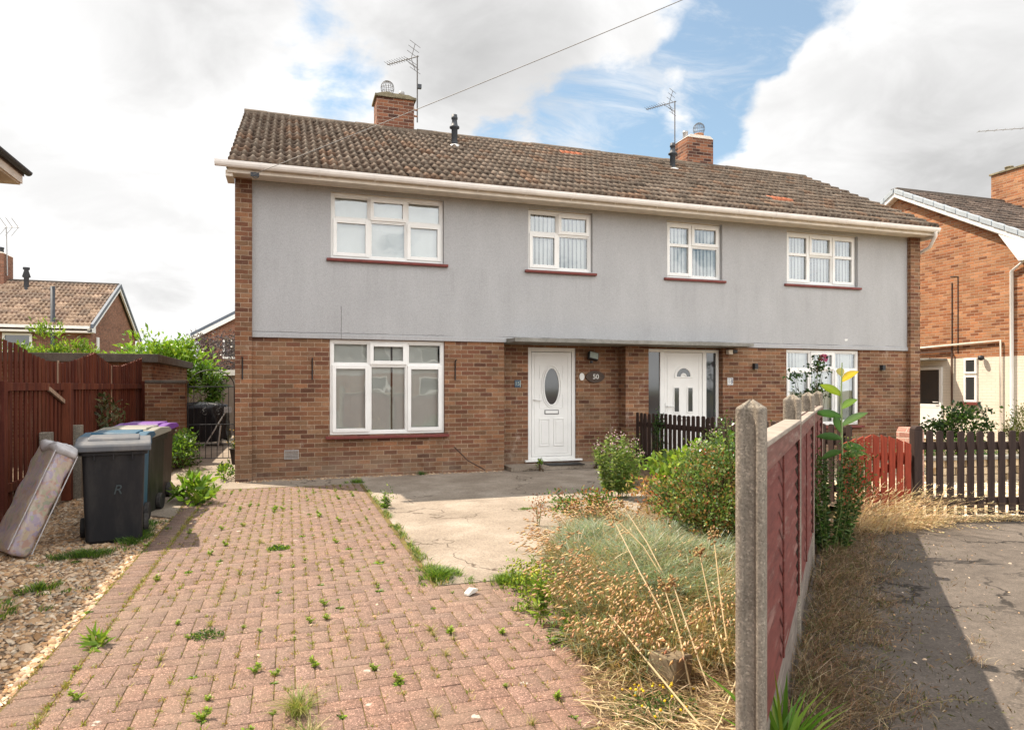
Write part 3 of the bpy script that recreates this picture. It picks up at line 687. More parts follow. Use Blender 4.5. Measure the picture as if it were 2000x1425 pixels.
# roof
TP = [(.138, .103, .076), (.152, .115, .086), (.124, .094, .07), (.142, .104, .077), (.165, .127, .097), (.168, .106, .07), (.13, .10, .076)]
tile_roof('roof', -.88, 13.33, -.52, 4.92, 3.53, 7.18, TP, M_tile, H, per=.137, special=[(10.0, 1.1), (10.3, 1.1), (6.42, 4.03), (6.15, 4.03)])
b = MB(); b.add([(-.86, 3.53, 7.17), (13.31, 3.53, 7.17), (13.31, 7.6, 4.9), (-.86, 7.6, 4.9)], [(0, 1, 2, 3)])
b.add([(-.86, -.46, 4.90), (13.31, -.46, 4.90), (13.31, 3.53, 7.14), (-.86, 3.53, 7.14)], [(3, 2, 1, 0)]); b.build('roof_underlay', M_tileplain, H)
b = MB(); x = -.88
while x < 13.3:
    x2 = min(x + .45, 13.33); dz = random.uniform(-.008, .008)
    pts = [(3.53 - .13, 7.125 + dz), (3.53 - .10, 7.20 + dz), (3.53 - .05, 7.245 + dz), (3.53, 7.26 + dz), (3.53 + .05, 7.245 + dz), (3.53 + .10, 7.20 + dz), (3.53 + .13, 7.125 + dz)]
    rt = random.uniform(.8, 1.15); b.c = [rt * q for q in (.125, .095, .07)]; b.prism(pts, x, x2 - .004, 'x'); x = x2
b.build('ridge_tiles', M_tile, H, col=True)
for xv in (-.905, 13.335): b = MB(); b.prism([(-.50, 4.87), (3.53, 7.13), (7.5, 4.9), (7.5, 4.84), (3.53, 7.07), (-.50, 4.80)], xv, xv + .025, 'x'); b.build('verge_mortar', M_cap, H)
b = MB(); b.box(-.90, -.475, 4.757, 13.33, -.45, 4.885); b.build('fascia_board', M_cream, H, .004)
b = MB(); b.prism([(-.449, 4.765), (-.023, 4.797), (-.023, 4.83), (-.449, 4.795)], -.88, 13.31, 'x'); b.build('soffit', M_cream, H)
for xa, xb in ((-.92, -.82), (13.28, 13.33)): b = MB(); b.box(xa, -.44, 4.71, xb, -.02, 4.80); b.build('eave_box_end', M_cream, H)
b = MB(); pr = [(-.545 + .062 * math.cos(a), 4.905 + .092 * math.sin(a)) for a in np.linspace(PI, 2 * PI, 9)]
inn = [(-.545 + .054 * math.cos(a), 4.905 + .084 * math.sin(a)) for a in np.linspace(2 * PI, PI, 9)]
b.prism(pr + inn, -1.05, 13.27, 'x'); b.prism(pr, -1.062, -1.048, 'x'); b.prism(pr, 13.268, 13.29, 'x')
b.build('gutter', M_gutter, H)
x = -.4
while x < 13.2:
    b = MB()
    pr2 = [(-.545 + .068 * math.cos(a), 4.905 + .098 * math.sin(a)) for a in np.linspace(PI, 2 * PI, 9)]
    b.prism(pr2, x - .014, x + .014, 'x'); b.prism([(-.50, 4.85), (-.455, 4.85), (-.455, 4.79), (-.47, 4.79)], x - .012, x + .012, 'x'); x += .86
    b.build('gutter_bracket', M_gutter, H)
b = MB(); b.tube([(13.2, -.55, 4.86), (13.2, -.55, 4.74), (13.33, -.30, 4.55), (13.345, .25, 4.38), (13.345, .33, 4.2), (13.345, .33, .1)], .036, 10); b.build('downpipe', M_gutter, H)

def chimney(par, x0, x1, y0, y1, z0, z1, cap, pots, m):
    b = MB(); b.box(x0, y0, z0, x1, y1, z1); c = b.build('chimney', m, par)
    b = MB()
    if cap:
        b.box(x0 - .045, y0 - .045, z1 + .001, x1 + .045, y1 + .045, z1 + .06)
        b.prism([(x0 - .03, z1 + .0601), (x1 + .03, z1 + .0601), (x1 - .12, z1 + .11), (x0 + .12, z1 + .11)], y0 - .02, y1 + .02)
    else: b.prism([(x0 - .015, z1 + .001), (x1 + .015, z1 + .001), (x1 - .1, z1 + .085), (x0 + .1, z1 + .085)], y0 - .015, y1 + .015)
    b.build('chimney_cap', M_cap if cap else M_cream, c, .008)
    for px, py, r, h, cage, mm in pots:
        zz = z1 + (.08 if cap else .06); b = MB(); b.lathe([(r * 1.05, 0), (r * .98, h * .75), (r * 1.1, h * .8), (r * 1.1, h), (r * .85, h), (r * .85, h - .08)], (px, py, zz), 18); b.build('chimney_pot', mm, c)
        if cage:
            b = MB(); cz = zz + h + .13; rr = .148
            for k in range(8):
                a = PI * k / 8; b.tube([(px + rr * math.cos(t) * math.cos(a), py + rr * math.cos(t) * math.sin(a), cz + rr * 1.12 * math.sin(t)) for t in np.linspace(0, 2 * PI, 25)], .0042, 5)
            for t in (-.5, 0., .45): b.tube([(px + rr * math.cos(t) * math.cos(a), py + rr * math.cos(t) * math.sin(a), cz + rr * 1.12 * math.sin(t)) for a in np.linspace(0, 2 * PI, 25)], .0035, 5)
            b.build('wire_cage', M_aerial, c)
    return c
chimney(H, 1.84, 2.665, 3.57, 4.15, 6.9, 7.90, True, [(2.11, 3.86, .125, .12, True, M_cap), (2.43, 3.86, .06, .20, False, M_galv)], M_brick_red)
chimney(H, 9.70, 10.47, 3.57, 4.17, 6.9, 7.90, False, [(10.24, 3.87, .115, .17, True, M_pot), (9.83, 3.87, .065, .19, False, M_galv)], M_brick_red)
for fx, fy, fz, h in ((3.33, 2.46, 6.55, .70), (8.70, 2.63, 6.64, .66)):
    b = MB(); k = h / .7; b.lathe([(.065, -.1), (.065, .40 * k), (.105, .42 * k), (.105, .45 * k), (.07, .47 * k), (.05, .60 * k), (.068, .61 * k), (.068, .65 * k), (.058, .66 * k), (.058, .70 * k), (0, .70 * k)], (fx, fy, fz), 16); fl = b.build('flue', M_flue, H)
    b = MB(); b.lathe([(.17, -.05), (.13, .03), (.075, .06)], (fx, fy - .03, fz + .0), 12); b.build('flue_flashing', M_lead, fl)

# television aerials
def aerial(name, label, top, z0, boom_end, mast_r=.014):
    tx, ty, tz = top; t = thing(name, label, 'aerial', (tx, ty, z0))
    b = MB(); b.tube([(tx, ty, z0), (tx, ty, tz + .02)], mast_r, 8); b.build('mast', M_aerial, t)
    B = Vector(boom_end); A = Vector(top); dv = (B - A).normalized(); sd = dv.cross(Vector((0, 0, 1))).normalized(); up = Vector((0, 0, 1))
    b = MB(); b.tube([A - dv * .04, B], .010, 6)
    L = (B - A).length
    for k in range(9):
        p = A + dv * (L * (.34 + .66 * k / 8)); b.tube([p - sd * .12 + up * .02, p + sd * .12 + up * .02], .0045, 5); b.tube([p, p + up * .035], .006, 5)
    b.build('boom', M_aerial, t)
    b = MB(); p = A + dv * (L * .2)
    for s in (-1, 1):
        q = A + dv * (L * .07) + up * s * .30
        b.tube([p, q], .007, 6)
        for w in (.3, .65, 1.): e = p + (q - p) * w; b.tube([e - sd * .2, e + sd * .2], .005, 5)
    b.tube([A - up * .25, A + dv * (L * .38)], .007, 6)
    b.build('reflector', M_aerial, t); return t
t = aerial('tv_aerial', 'television aerial on a tall mast strapped to the left chimney of the grey house', (2.745, 3.62, 8.93), 7.45, (2.16, 4.22, 8.93))
b = MB(); b.box(2.745, 3.55, 8.2, 2.83, 3.62, 8.29); b.build('amplifier_box', M_flue, t); 
for z in (7.58, 7.72): b = MB(); b.tube([(2.6, 3.60, z), (2.745, 3.62, z)], .02, 6); b.build('mast_bracket', M_pot, t)
aerial('tv_aerial', 'television aerial on a thin mast beside the right chimney of the grey house', (9.66, 4.1, 9.0), 7.4, (9.2, 4.78, 9.0))

# signs and lights on the front wall
pt = Matrix.Translation
t = thing('house_number_plaque', 'dark wooden oval plaque with white number 50', 'house sign', (5.575, .3, 1.69))
b = MB(); b.prism([(5.575 + .20 * math.cos(a), 1.69 + .115 * math.sin(a) * (1 - .25 * abs(math.cos(a)) ** 3)) for a in np.linspace(0, 2 * PI, 40)[:-1]], .27, .298); b.build('board', M_plaque, t, .006)
text_mesh('numeral', '50', .13, pt((5.585, .266, 1.69)) @ UPRIGHT, M_whitepaint, t)
o = MB().prism([(5.302 + .052 * math.cos(a), 1.69 + .072 * math.sin(a)) for a in np.linspace(-PI / 2 + .25, 1.5 * PI - .25, 30)], .28, .299).build('doorbell_disc', M_whitepaint, None, .004)
tag(o, 'small oval cream disc on the brick between the door and the number 50 plaque', 'disc')
t = thing('house_number_tile', 'small dark blue glazed number tile on the brick left of the oval glazed door', 'house sign', (4.015, .3, 1.56))
b = MB(); b.box(3.955, .287, 1.49, 4.075, .299, 1.625); b.build('tile', M_blueglaze, t, .003)
text_mesh('numeral', '15', .095, pt((4.005, .285, 1.557)) @ UPRIGHT, M_lens, t, .002); b = MB(); b.box(4.057, .284, 1.495, 4.070, .2868, 1.62); b.build('border', M_lens, t)
t = thing('house_number_tile', 'white tile with number 18 in navy on the brick right of the second door', 'house sign', (8.41, 0, 1.6))
b = MB(); b.box(8.345, -.012, 1.53, 8.475, -.001, 1.68); b.build('tile', M_whitepaint, t, .003)
text_mesh('numeral', '18', .125, pt((8.41, -.0135, 1.605)) @ UPRIGHT, M_navy, t, .002)
for z in (1.66, 1.538): b = MB(); b.box(8.35, -.0125, z, 8.47, -.0121, z + .012); b.build('border', M_navy, t)
t = thing('floodlight', 'black floodlight high on the brick right of the oval glazed door', 'light', (5.48, .3, 2.08))
Mx = pt((5.50, .20, 2.085)) @ Matrix.Rotation(R(12), 4, 'Y') @ Matrix.Rotation(R(-18), 4, 'X')
b = MB(); b.box(-.10, -.03, -.075, .10, .05, .075, Mx); b.box(-.03, .05, -.03, .03, .11, .03, Mx); b.build('housing', M_black, t, .01)
b = MB(); b.box(-.085, -.036, -.06, .085, -.0305, .06, Mx); b.build('lens', M_lens, t)
b = MB(); b.lathe([(0, -.05), (.028, -.045), (.032, -.01), (.02, .0)], (5.455, .19, 1.995), 12); b.build('sensor', M_flue, t)
t = thing('security_light', 'small cream sensor light tucked under the canopy right of the second door', 'light', (8.36, 0, 2.2))
b = MB(); b.box(8.31, -.10, 2.145, 8.41, -.001, 2.235); b.build('housing', M_cream, t, .008); b = MB(); b.box(8.43, -.09, 2.17, 8.53, -.001, 2.24); b.build('lamp', M_black, t, .01)
for lx, lab in ((8.98, 'small black box light on the brick beside the white 18 tile'), (12.28, 'small black box light on the brick near the right end of the house')):
    t = thing('wall_light', lab, 'light', (lx, 0, 1.91), group='black box lights on the brick'); b = MB(); b.box(lx - .04, -.09, 1.86, lx + .04, -.001, 1.97); b.build('housing', M_black, t, .006)
    b = MB(); b.box(lx - .028, -.08, 1.855, lx + .028, -.012, 1.8595); b.build('lens', M_lens, t)
# phone wire from the eave
w = [Vector((-.52, -.52, 4.74)).lerp(Vector((16.8, -15.6, 10.55)), q) - Vector((0, 0, .5 * math.sin(PI * q))) for q in np.linspace(0, 1, 40)]
t = thing('overhead_cable', 'thin overhead phone cable rising from the left eave of the grey house into the sky', 'cable', (-.52, -.52, 4.74))
b = MB(); b.tube(w, .0048, 6); b.build('wire', plain('grey_cable', (.22, .21, .20), .6), t)
b = MB(); b.tube([(-.52 + .05 * math.cos(a) + .03, -.49, 4.74 + .045 * math.sin(a)) for a in np.linspace(0, 2 * PI, 14)], .006, 5); b.box(-.56, -.50, 4.72, -.44, -.477, 4.78); b.build('bracket', M_flue, t)

# ------------------------------------------------------------------ neighbouring house on the right (x = 17)
N = thing('neighbour_house', 'orange brick house at the right edge with white painted lower wall and grey verge', 'house', (17, .1, 0))
b = MB(); b.prism([(.1, -.3), (7.55, -.3), (7.55, 4.95), (3.83, 7.02), (.1, 4.95)], 17.0, 17.22, 'x'); b.box(17.22, .1, -.3, 27, .32, 4.9); b.box(17.22, 7.3, -.3, 27, 7.55, 4.9); b.build('brick_wall', M_brick_orange, N)
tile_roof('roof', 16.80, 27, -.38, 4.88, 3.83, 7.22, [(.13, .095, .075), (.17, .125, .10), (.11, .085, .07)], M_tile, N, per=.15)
b = MB(); b.add([(16.8, 3.83, 7.2), (27, 3.83, 7.2), (27, 8.0, 4.85), (16.8, 8.0, 4.85)], [(0, 1, 2, 3)]); b.add([(16.82, -.36, 4.86), (27, -.36, 4.86), (27, 3.83, 7.17), (16.82, 3.83, 7.17)], [(3, 2, 1, 0)]); b.box(16.8, 3.72, 7.17, 27, 3.94, 7.29); b.build('roof_back', M_tileplain, N)
b = MB()
for sgn in (-1, 1):
    ye = 3.83 + sgn * 4.2
    b.prism([(ye, 4.70), (3.83, 7.04), (3.83, 7.20), (ye, 4.86)] if sgn < 0 else [(ye, 4.86), (3.83, 7.20), (3.83, 7.04), (ye, 4.70)], 16.80, 16.83, 'x')
b.prism([(-.38, 4.55), (.25, 4.55), (.75, 5.30), (-.38, 4.72)], 16.798, 16.99, 'x'); b.build('barge_board', M_upvc, N)
b = MB(); b.prism([(-.35, 4.71), (3.83, 7.05), (8.0, 4.71), (8., 4.68), (3.83, 7.02), (-.35, 4.68)], 16.83, 16.999, 'x'); b.build('verge_soffit', M_cream, N)
for k in range(13):
    for sgn in (-1, 1):
        b = MB(); t0, t1 = k / 13, (k + 1) / 13 - .004
        ya, za = 3.83 + sgn * 4.22 * (1 - t0), 4.87 + 2.34 * t0; yb, zb = 3.83 + sgn * 4.22 * (1 - t1), 4.87 + 2.34 * t1
        b.prism([(ya, za - .05), (ya, za + .085), (yb, zb + .075), (yb, zb - .06)], 16.77, 16.90, 'x'); b.build('verge_cap', M_verge, N, .008)
chimney(N, 21.1, 22.0, 2.7, 4.15, 6.4, 8.15, True, [(21.4, 3.8, .11, .14, False, M_cap), (21.4, 3.1, .11, .3, False, M_pot)], M_brick_orange)
aw = [(3.24, 2.42)]
b = MB(); f = MB(); f.box(16.94, 2.43, 0., 17.0, 2.50, 2.04); f.box(16.94, 3.16, 0., 17.0, 3.23, 2.04); f.box(16.94, 2.50, 1.97, 17.0, 3.16, 2.04); f.box(16.95, 2.50, .05, 16.999, 3.16, .95); f.box(16.945, 2.50, .92, 16.999, 3.16, 1.02)
nd = f.build('side_door', M_upvc, N, .005); b.box(16.965, 2.50, 1.02, 16.995, 3.16, 1.97); b.build('door_pane', M_dglass, nd)
b = MB(); b.tube([(16.95, 2.53, 1.08), (16.89, 2.53, 1.08), (16.89, 2.64, 1.08)], .012, 6); b.build('door_handle', M_upvc, nd)
f = MB()
for z0, z1 in ((1.10, 1.80), (1.84, 2.25)):
    f.box(16.96, 1.44, z0, 17.0, 1.50, z1); f.box(16.96, 1.74, z0, 17.0, 1.80, z1); f.box(16.96, 1.5, z0, 17.0, 1.74, z0 + .055); f.box(16.96, 1.5, z1 - .055, 17.0, 1.74, z1)
nw = f.build('window', M_upvc, N, .004); b = MB(); b.box(16.975, 1.5, 1.155, 16.99, 1.74, 1.745); b.box(16.975, 1.5, 1.895, 16.99, 1.74, 2.195); b.build('pane', M_dglass, nw)
b = MB(); b.box(16.88, 1.36, 1.03, 17.0, 1.88, 1.085); b.build('sill', M_sill, nw, .006)
b = MB(); b.prism([(2.3, 2.22), (4.2, 2.22), (4.2, 2.30), (2.3, 2.27)], 16.35, 16.998, 'x'); b.build('door_hood', M_conc, N, .01)
b = MB(); b.tube([(16.95, .52, 2.0), (16.95, .52, 4.35), (16.9, .1, 4.62), (16.9, -.35, 4.75)], .042, 10); b.tube([(16.95, .52, 2.02), (16.95, .52, .05)], .042, 10); b.build('downpipe', M_upvc, N)
b = MB(); b.tube([(16.95, .80, .1), (16.95, .80, 2.66), (16.95, 3.5, 2.58), (16.95, 7, 2.5)], .03, 8); b.build('waste_pipe', M_cream, N)
b = MB(); b.tube([(16.95, 7, 2.40), (16.95, 2.15, 2.46), (16.95, 2.12, 2.40), (16.95, 2.12, 1.0)], .026, 8); b.build('waste_pipe', M_midwood, N)
b = MB(); b.tube([(16.99, 2.15, 2.4), (16.99, 2.15, 4.3)], .014, 6); b.tube([(16.99, 1.98, 2.4), (16.99, 1.98, 4.45), (16.99, 2.2, 4.47)], .011, 6); b.build('cable', M_black, N)
o = thing('wall_lantern', 'round black lantern on the white painted wall beside the narrow window', 'light', (17, 1.25, 2.25)); b = MB(); b.lathe([(0, -.07), (.06, -.05), (.075, 0), (.06, .05), (0, .07)], (16.9, 1.27, 2.24), 12); b.build('lamp', M_black, o); b = MB(); b.tube([(16.9, 1.27, 2.24), (17, 1.27, 2.24)], .015, 6); b.build('arm', M_black, o)
t = thing('tv_aerial', 'aerial boom poking in at the right edge above the orange brick chimney', 'aerial', (22.0, 3.3, 8.1)); b = MB(); b.tube([(22.0, 3.3, 8.1), (22.0, 3.3, 9.55)], .016, 6); b.build('mast', M_galv, t); b = MB(); b.tube([(22., 3.3, 9.5), (20.55, 4.15, 9.5)], .012, 6)
for k in range(8): q = k / 7; p = Vector((22, 3.3, 9.5)).lerp(Vector((20.55, 4.15, 9.5)), q); b.tube([p - Vector((.06, .1, 0)), p + Vector((.06, .1, 0))], .005, 5)
b.build('boom', M_galv, t)

# ------------------------------------------------------------------ house on the left, mostly out of frame
L = thing('neighbour_house', 'house whose dark roof corner and cream soffit poke in at the upper left edge', 'house', (-4.42, -5, 0))
b = MB(); b.prism([(-11.4, -.3), (-4.42, -.3), (-4.42, 4.9), (-7.9, 6.9), (-11.4, 4.9)], .85, 1.0); b.prism([(-11.4, -.3), (-4.42, -.3), (-4.42, 4.9), (-7.9, 6.9), (-11.4, 4.9)], -12., -11.8); b.box(-4.6, -11.8, -.3, -4.42, .85, 4.9); b.build('brick_wall', M_brick, L)
b = MB(); b.prism([(-3.99, 4.90), (-7.9, 7.15), (-11.8, 4.90), (-11.8, 4.84), (-7.9, 7.08), (-3.99, 4.82)], -12.3, 1.02); b.build('roof', M_tileplain, L)
b = MB(); pr = [(-3.94 + .06 * math.cos(a), 4.90 + .06 * math.sin(a)) for a in np.linspace(PI, 2 * PI, 9)]; b.prism(pr, -12.3, 1.04); b.build('gutter', M_black, L)
b = MB(); b.box(-4.03, -12.3, 4.70, -4.0, .98, 4.85); b.build('fascia_board', M_cream, L); b = MB(); b.box(-4.42, -12.3, 4.68, -4.03, .98, 4.70); b.build('soffit', M_cream, L)

# ------------------------------------------------------------------ far houses behind on the left
F1 = thing('far_house', 'distant brick house with pinkish tiled gable roof and chimney beyond the left fence', 'house', (-9.25, 26.5, 0))
b = MB(); b.prism([(26.6, -.3), (36.8, -.3), (36.8, 4.4), (31.8, 6.95), (26.6, 4.4)], -9.5, -9.25, 'x'); b.box(-24, 26.6, -.3, -9.5, 26.85, 4.4); b.build('brick_wall', M_brick_far, F1)
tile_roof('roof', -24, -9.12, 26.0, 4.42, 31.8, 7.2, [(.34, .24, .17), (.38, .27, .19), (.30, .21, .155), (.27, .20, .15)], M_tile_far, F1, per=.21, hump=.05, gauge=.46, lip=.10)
b = MB(); b.add([(-24, 31.8, 7.18), (-9.12, 31.8, 7.18), (-9.12, 37.4, 4.42), (-24, 37.4, 4.42)], [(0, 1, 2, 3)]); b.box(-24, 31.65, 7.16, -9.1, 31.95, 7.3); b.build('roof_back', M_tileplain, F1)
b = MB(); b.prism([(26, 4.32), (31.8, 7.1), (37.4, 4.32), (37.4, 4.52), (31.8, 7.3), (26, 4.52)], -9.12, -9.0, 'x'); b.build('verge', M_bargegrey, F1)
b = MB(); b.prism([(26, 4.12), (31.8, 6.9), (37.4, 4.12), (37.4, 4.32), (31.8, 7.1), (26, 4.32)], -9.13, -9.05, 'x'); b.prism([(26.0, 4.13), (26.7, 4.13), (26.7, 4.5), (26., 4.3)], -9.25, -9.06, 'x'); b.build('barge_board', M_upvc, F1)
b = MB(); b.box(-24, 25.85, 4.28, -9.13, 26.0, 4.42); b.box(-24, 26.0, 4.1, -9.13, 26.6, 4.2); b.build('gutter', M_gutter, F1)
chimney(F1, -15.9, -14.35, 31.0, 32.3, 6.2, 8.55, False, [(-15.3, 31.6, .16, .3, False, M_flue), (-14.75, 31.6, .2, .35, False, M_flue)], M_brick_far)
b = MB(); b.lathe([(.12, -.3), (.12, .5), (.2, .55), (.1, .9), (.16, .95), (.16, 1.05)], (-13.2, 30.6, 6.75), 12); b.build('flue', M_flue, F1)
b = MB(); b.lathe([(.1, -4), (.1, 1.0), (0, 1.0)], (-10.75, 26.2, 5.3), 10); b.build('soil_pipe', M_flue, F1)
f = MB(); f.box(-9.4, 27.6, 3.2, -9.2, 28.0, 4.0); f.box(-9.4, 27.6, 2.4, -9.2, 28.0, 3.1); f.build('window', M_upvc, F1)
f = MB(); frame_box(f, -12.9, -11.7, 3.15, 4.05, .1, 26.5, 26.6); frame_box(f, -12.9, -11.7, 2.2, 3.15, .1, 26.5, 26.6); w_ = f.build('window', M_upvc, F1); b = MB(); b.box(-12.8, 26.55, 2.3, -11.8, 26.59, 3.95); b.build('pane', M_dglass, w_)
b = MB(); b.tube([(-14.25, 31.2, 7.4), (-14.3, 31.2, 10.0)], .03, 6); t = thing('tv_aerial', 'distant television aerial above the far pink roofed house', 'aerial', (-14.25, 31.2, 7.4)); b.build('mast', M_galv, t)
b = MB(); b.tube([(-15.6, 31.2, 9.92), (-13.7, 31.2, 10.02)], .025, 6)
for q in (0., .45, .9): b.tube([(-13.75 - q * .0 - q * .6, 31.2, 10.0), (-14.0 - q * .6, 31.0, 10.45)], .018, 5); b.tube([(-13.75 - q * .6, 31.2, 10.0), (-14.0 - q * .6, 31.0, 9.5)], .018, 5)
b.build('boom', M_galv, t)
F2 = thing('far_house', 'distant red brick gable end with white barge board glimpsed left of the grey house', 'house', (-1.0, 20, 0))
b = MB(); b.prism([(-3.6, -.3), (3.6, -.3), (3.6, 3.7), (0., 5.75), (-3.6, 3.7)], 20., 20.3); b.build('brick_wall', M_brick_far, F2)
b = MB(); b.prism([(-3.95, 3.62), (0, 5.88), (3.95, 3.62), (3.95, 3.75), (0, 6.02), (-3.95, 3.75)], 19.8, 28.); b.build('roof', M_bargegrey, F2)
b = MB(); b.prism([(-3.95, 3.42), (0, 5.68), (3.95, 3.42), (3.95, 3.61), (0, 5.87), (-3.95, 3.61)], 19.78, 19.82); b.build('barge_board', M_upvc, F2)
f = MB(); frame_box(f, -2.7, -1.3, 2.7, 3.55, .08, 19.93, 19.99); w_ = f.build('window', M_upvc, F2); b = MB(); b.box(-2.62, 19.95, 2.78, -1.38, 19.98, 3.47); b.build('pane', M_dglass, w_)

# ------------------------------------------------------------------ ground
def sheet(name, poly, z, m, thick=.0):
    b = MB()
    tri = [t if (poly[t[1]][0] - poly[t[0]][0]) * (poly[t[2]][1] - poly[t[0]][1]) - (poly[t[1]][1] - poly[t[0]][1]) * (poly[t[2]][0] - poly[t[0]][0]) > 0 else (t[0], t[2], t[1]) for t in tessellate_polygon([[Vector((x, y, 0)) for x, y in poly]])]
    n = len(poly); b.add([(x, y, z) for x, y in poly], tri)
    if thick: b.add([(x, y, z) for x, y in poly] + [(x, y, z - thick) for x, y in poly], [(i, (i + 1) % n, n + (i + 1) % n, n + i) for i in range(n)])
    return struct(b.build(name, m))
def inside(poly, x, y):
    x = np.asarray(x); y = np.asarray(y); r = np.zeros(x.shape, bool); n = len(poly)
    for i in range(n):
        x1, y1 = poly[i]; x2, y2 = poly[(i + 1) % n]
        if y1 == y2: continue
        c = ((y1 > y) != (y2 > y)) & (x < (x2 - x1) * (y - y1) / (y2 - y1) + x1); r ^= c
    return r
def scatter(poly, n):
    P = np.array(poly); lo, hi = P.min(0), P.max(0); out = np.zeros((0, 2))
    while len(out) < n:
        q = rng.uniform(lo, hi, (n * 2, 2)); out = np.vstack([out, q[inside(poly, q[:, 0], q[:, 1])]])
    return out[:n]
def h2(x, y, s=1., seed=0.):   # cheap smooth value field for patchiness
    return .5 + .25 * np.sin(x * 2.1 * s + 1.3 * np.sin(y * 1.7 * s + seed) + seed) + .25 * np.sin(y * 2.7 * s + 1.1 * np.sin(x * 3.1 * s - seed) + 2. * seed)
sheet('ground', [(-300, -300), (300, -300), (300, 300), (-300, 300)], -.10, M_ground)
sheet('lane', [(1.45, -9.74), (5.9, -5.29), (6.85, -5.55), (8.1, -5.95), (16, -8.4), (40, -16), (40, -40), (-8, -40), (-8, -11.7), (-.4, -11.6)], -.02, M_asph)
sheet('concrete_drive', [(1.08, -6.58), (2.3, -6.58), (3.4, -5.2), (4.6, -3.4), (5.4, -1.2), (6.3, -.05), (6.08, .3), (3.66, .3), (3.66, 0), (-.85, 0), (-1.0, -.86), (1.08, -.86)], .0, M_slab, .08)
sheet('door_step', [(3.72, -.22), (6.07, -.12), (6.07, .299), (3.72, .299)], .075, M_slab, .07)
sheet('side_path', [(-1.95, -2.4), (-1.27, -3.0), (-1.0, -.84), (-.82, .1), (-.82, 4.2), (-.82, 11.5), (-2.6, 11.5), (-2.6, 4.0), (-1.95, 3.3)], -.004, M_slab, .06)
sheet('garden_bed', [(1.0, -11.4), (1.25, -8.95), (1.55, -8.2), (1.85, -6.9), (1.98, -6.5), (3.3, -5.1), (4.55, -3.3), (5.35, -1.1), (6.2, -.04), (6.6, -.04), (6.6, -4.6), (5.5, -5.68), (1.5, -9.68), (1.0, -10.2)], -.012, M_soil)
sheet('front_garden', [(6.62, -5.3), (8.0, -5.9), (13.4, -7.5), (13.4, .0), (8.24, .0), (8.24, .13), (6.62, .13)], -.03, M_gravel)
sheet('gravel_yard', [(13.41, -7.5), (8.0, -5.87), (7.2, -5.62), (7.2, -2.), (13.41, -.4), (13.41, 7.5), (16.99, 7.5), (16.99, -9)], -.022, M_ygravel)
sheet('gravel_strip', [(-5., -11.8), (-1.27, -11.8), (-1.27, -2.9), (-1.95, -2.3), (-1.95, 4.0), (-5., 4.0)], -.03, M_gravel)
# paving: herringbone blocks with a soldier edge, each block a chamfered piece with its own tint
BW, GP = .1, .005
pav = [(-1.07, -11.6), (1.28, -11.6), (1.27, -8.95), (1.56, -8.2), (1.87, -6.9), (2.0, -6.62), (1.07, -6.62), (1.07, -.86), (-1.07, -.86)]
blocks = []
nx = int(3.4 / BW); ny = int(11 / BW)
ins = {}
for i in range(nx):
    for j in range(ny):
        ins[i, j] = bool(inside(pav, np.array([-1.07 + (i + .5) * BW]), np.array([-11.6 + (j + .5) * BW]))[0])
for i in range(nx):
    for j in range(ny):
        if not ins[i, j]: continue
        k = (i - j) % 4
        p = {0: (i + 1, j), 1: (i - 1, j), 2: (i, j - 1), 3: (i, j + 1)}[k]
        if ins.get(p): 
            if k in (0, 3): blocks.append((-1.07 + i * BW, -11.6 + j * BW, BW * (2 if k == 0 else 1), BW * (1 if k == 0 else 2)))
        else: blocks.append((-1.07 + i * BW, -11.6 + j * BW, BW, BW))
for j in range(107): blocks.append((-1.27, -11.6 + j * BW, .2, BW))
Bk = np.array(blocks); nb = len(Bk)
cx_, cy_ = Bk[:, 0] + Bk[:, 2] / 2, Bk[:, 1] + Bk[:, 3] / 2
sag = .0016 * (h2(cx_, cy_, .7) - .5)
g0 = GP / 2; tilt = rng.normal(0, .009, (nb, 2)); zj = rng.normal(0, .0007, nb) + sag; ch = .0025
dx = np.array([-1, 1, 1, -1]); dy = np.array([-1, -1, 1, 1]); V = []
for (ins_, zz) in ((ch, 0.), (0., -.0025), (0., -.045)):
    hx = Bk[:, 2] / 2 - g0 - ins_; hy = Bk[:, 3] / 2 - g0 - ins_
    X = cx_[:, None] + dx * hx[:, None]; Y = cy_[:, None] + dy * hy[:, None]
    Z = zz + zj[:, None] + (tilt[:, :1] * dx * hx[:, None] + tilt[:, 1:] * dy * hy[:, None] if zz > -.04 else 0)
    V.append(np.stack([X, Y, Z + 0 * X], 2))
V = np.concatenate(V, 1).reshape(-1, 3); q = np.arange(nb)[:, None] * 12
F = [q + [0, 1, 2, 3]] + [q + [4 + k, 4 + (k + 1) % 4, (k + 1) % 4, k] for k in range(4)] + [q + [8 + k, 8 + (k + 1) % 4, 4 + (k + 1) % 4, 4 + k] for k in range(4)]
pc = np.array([(.188, .124, .096), (.198, .130, .10), (.174, .116, .092), (.188, .127, .102), (.20, .129, .099)])[rng.integers(0, 5, nb)] * (1 + rng.normal(0, .055, (nb, 1)))
pc[-107:] *= .86
redder = np.clip((-cy_ - 7.2) / 2., 0, 1)[:, None]; pc = pc * (1 + redder * np.array([.02, -.10, -.13]))
struct(link('block_paving', np_mesh('block_paving', V, F, np.repeat(pc, 12, 0)), M_paver))
sheet('paving_bed', [(-1.28, -11.62), (1.28, -11.62), (1.29, -8.95), (1.58, -8.2), (1.9, -6.9), (2.02, -6.6), (1.085, -6.6), (1.085, -.85), (-1.06, -.85), (-1.28, -.9)], -.0055, M_joint)
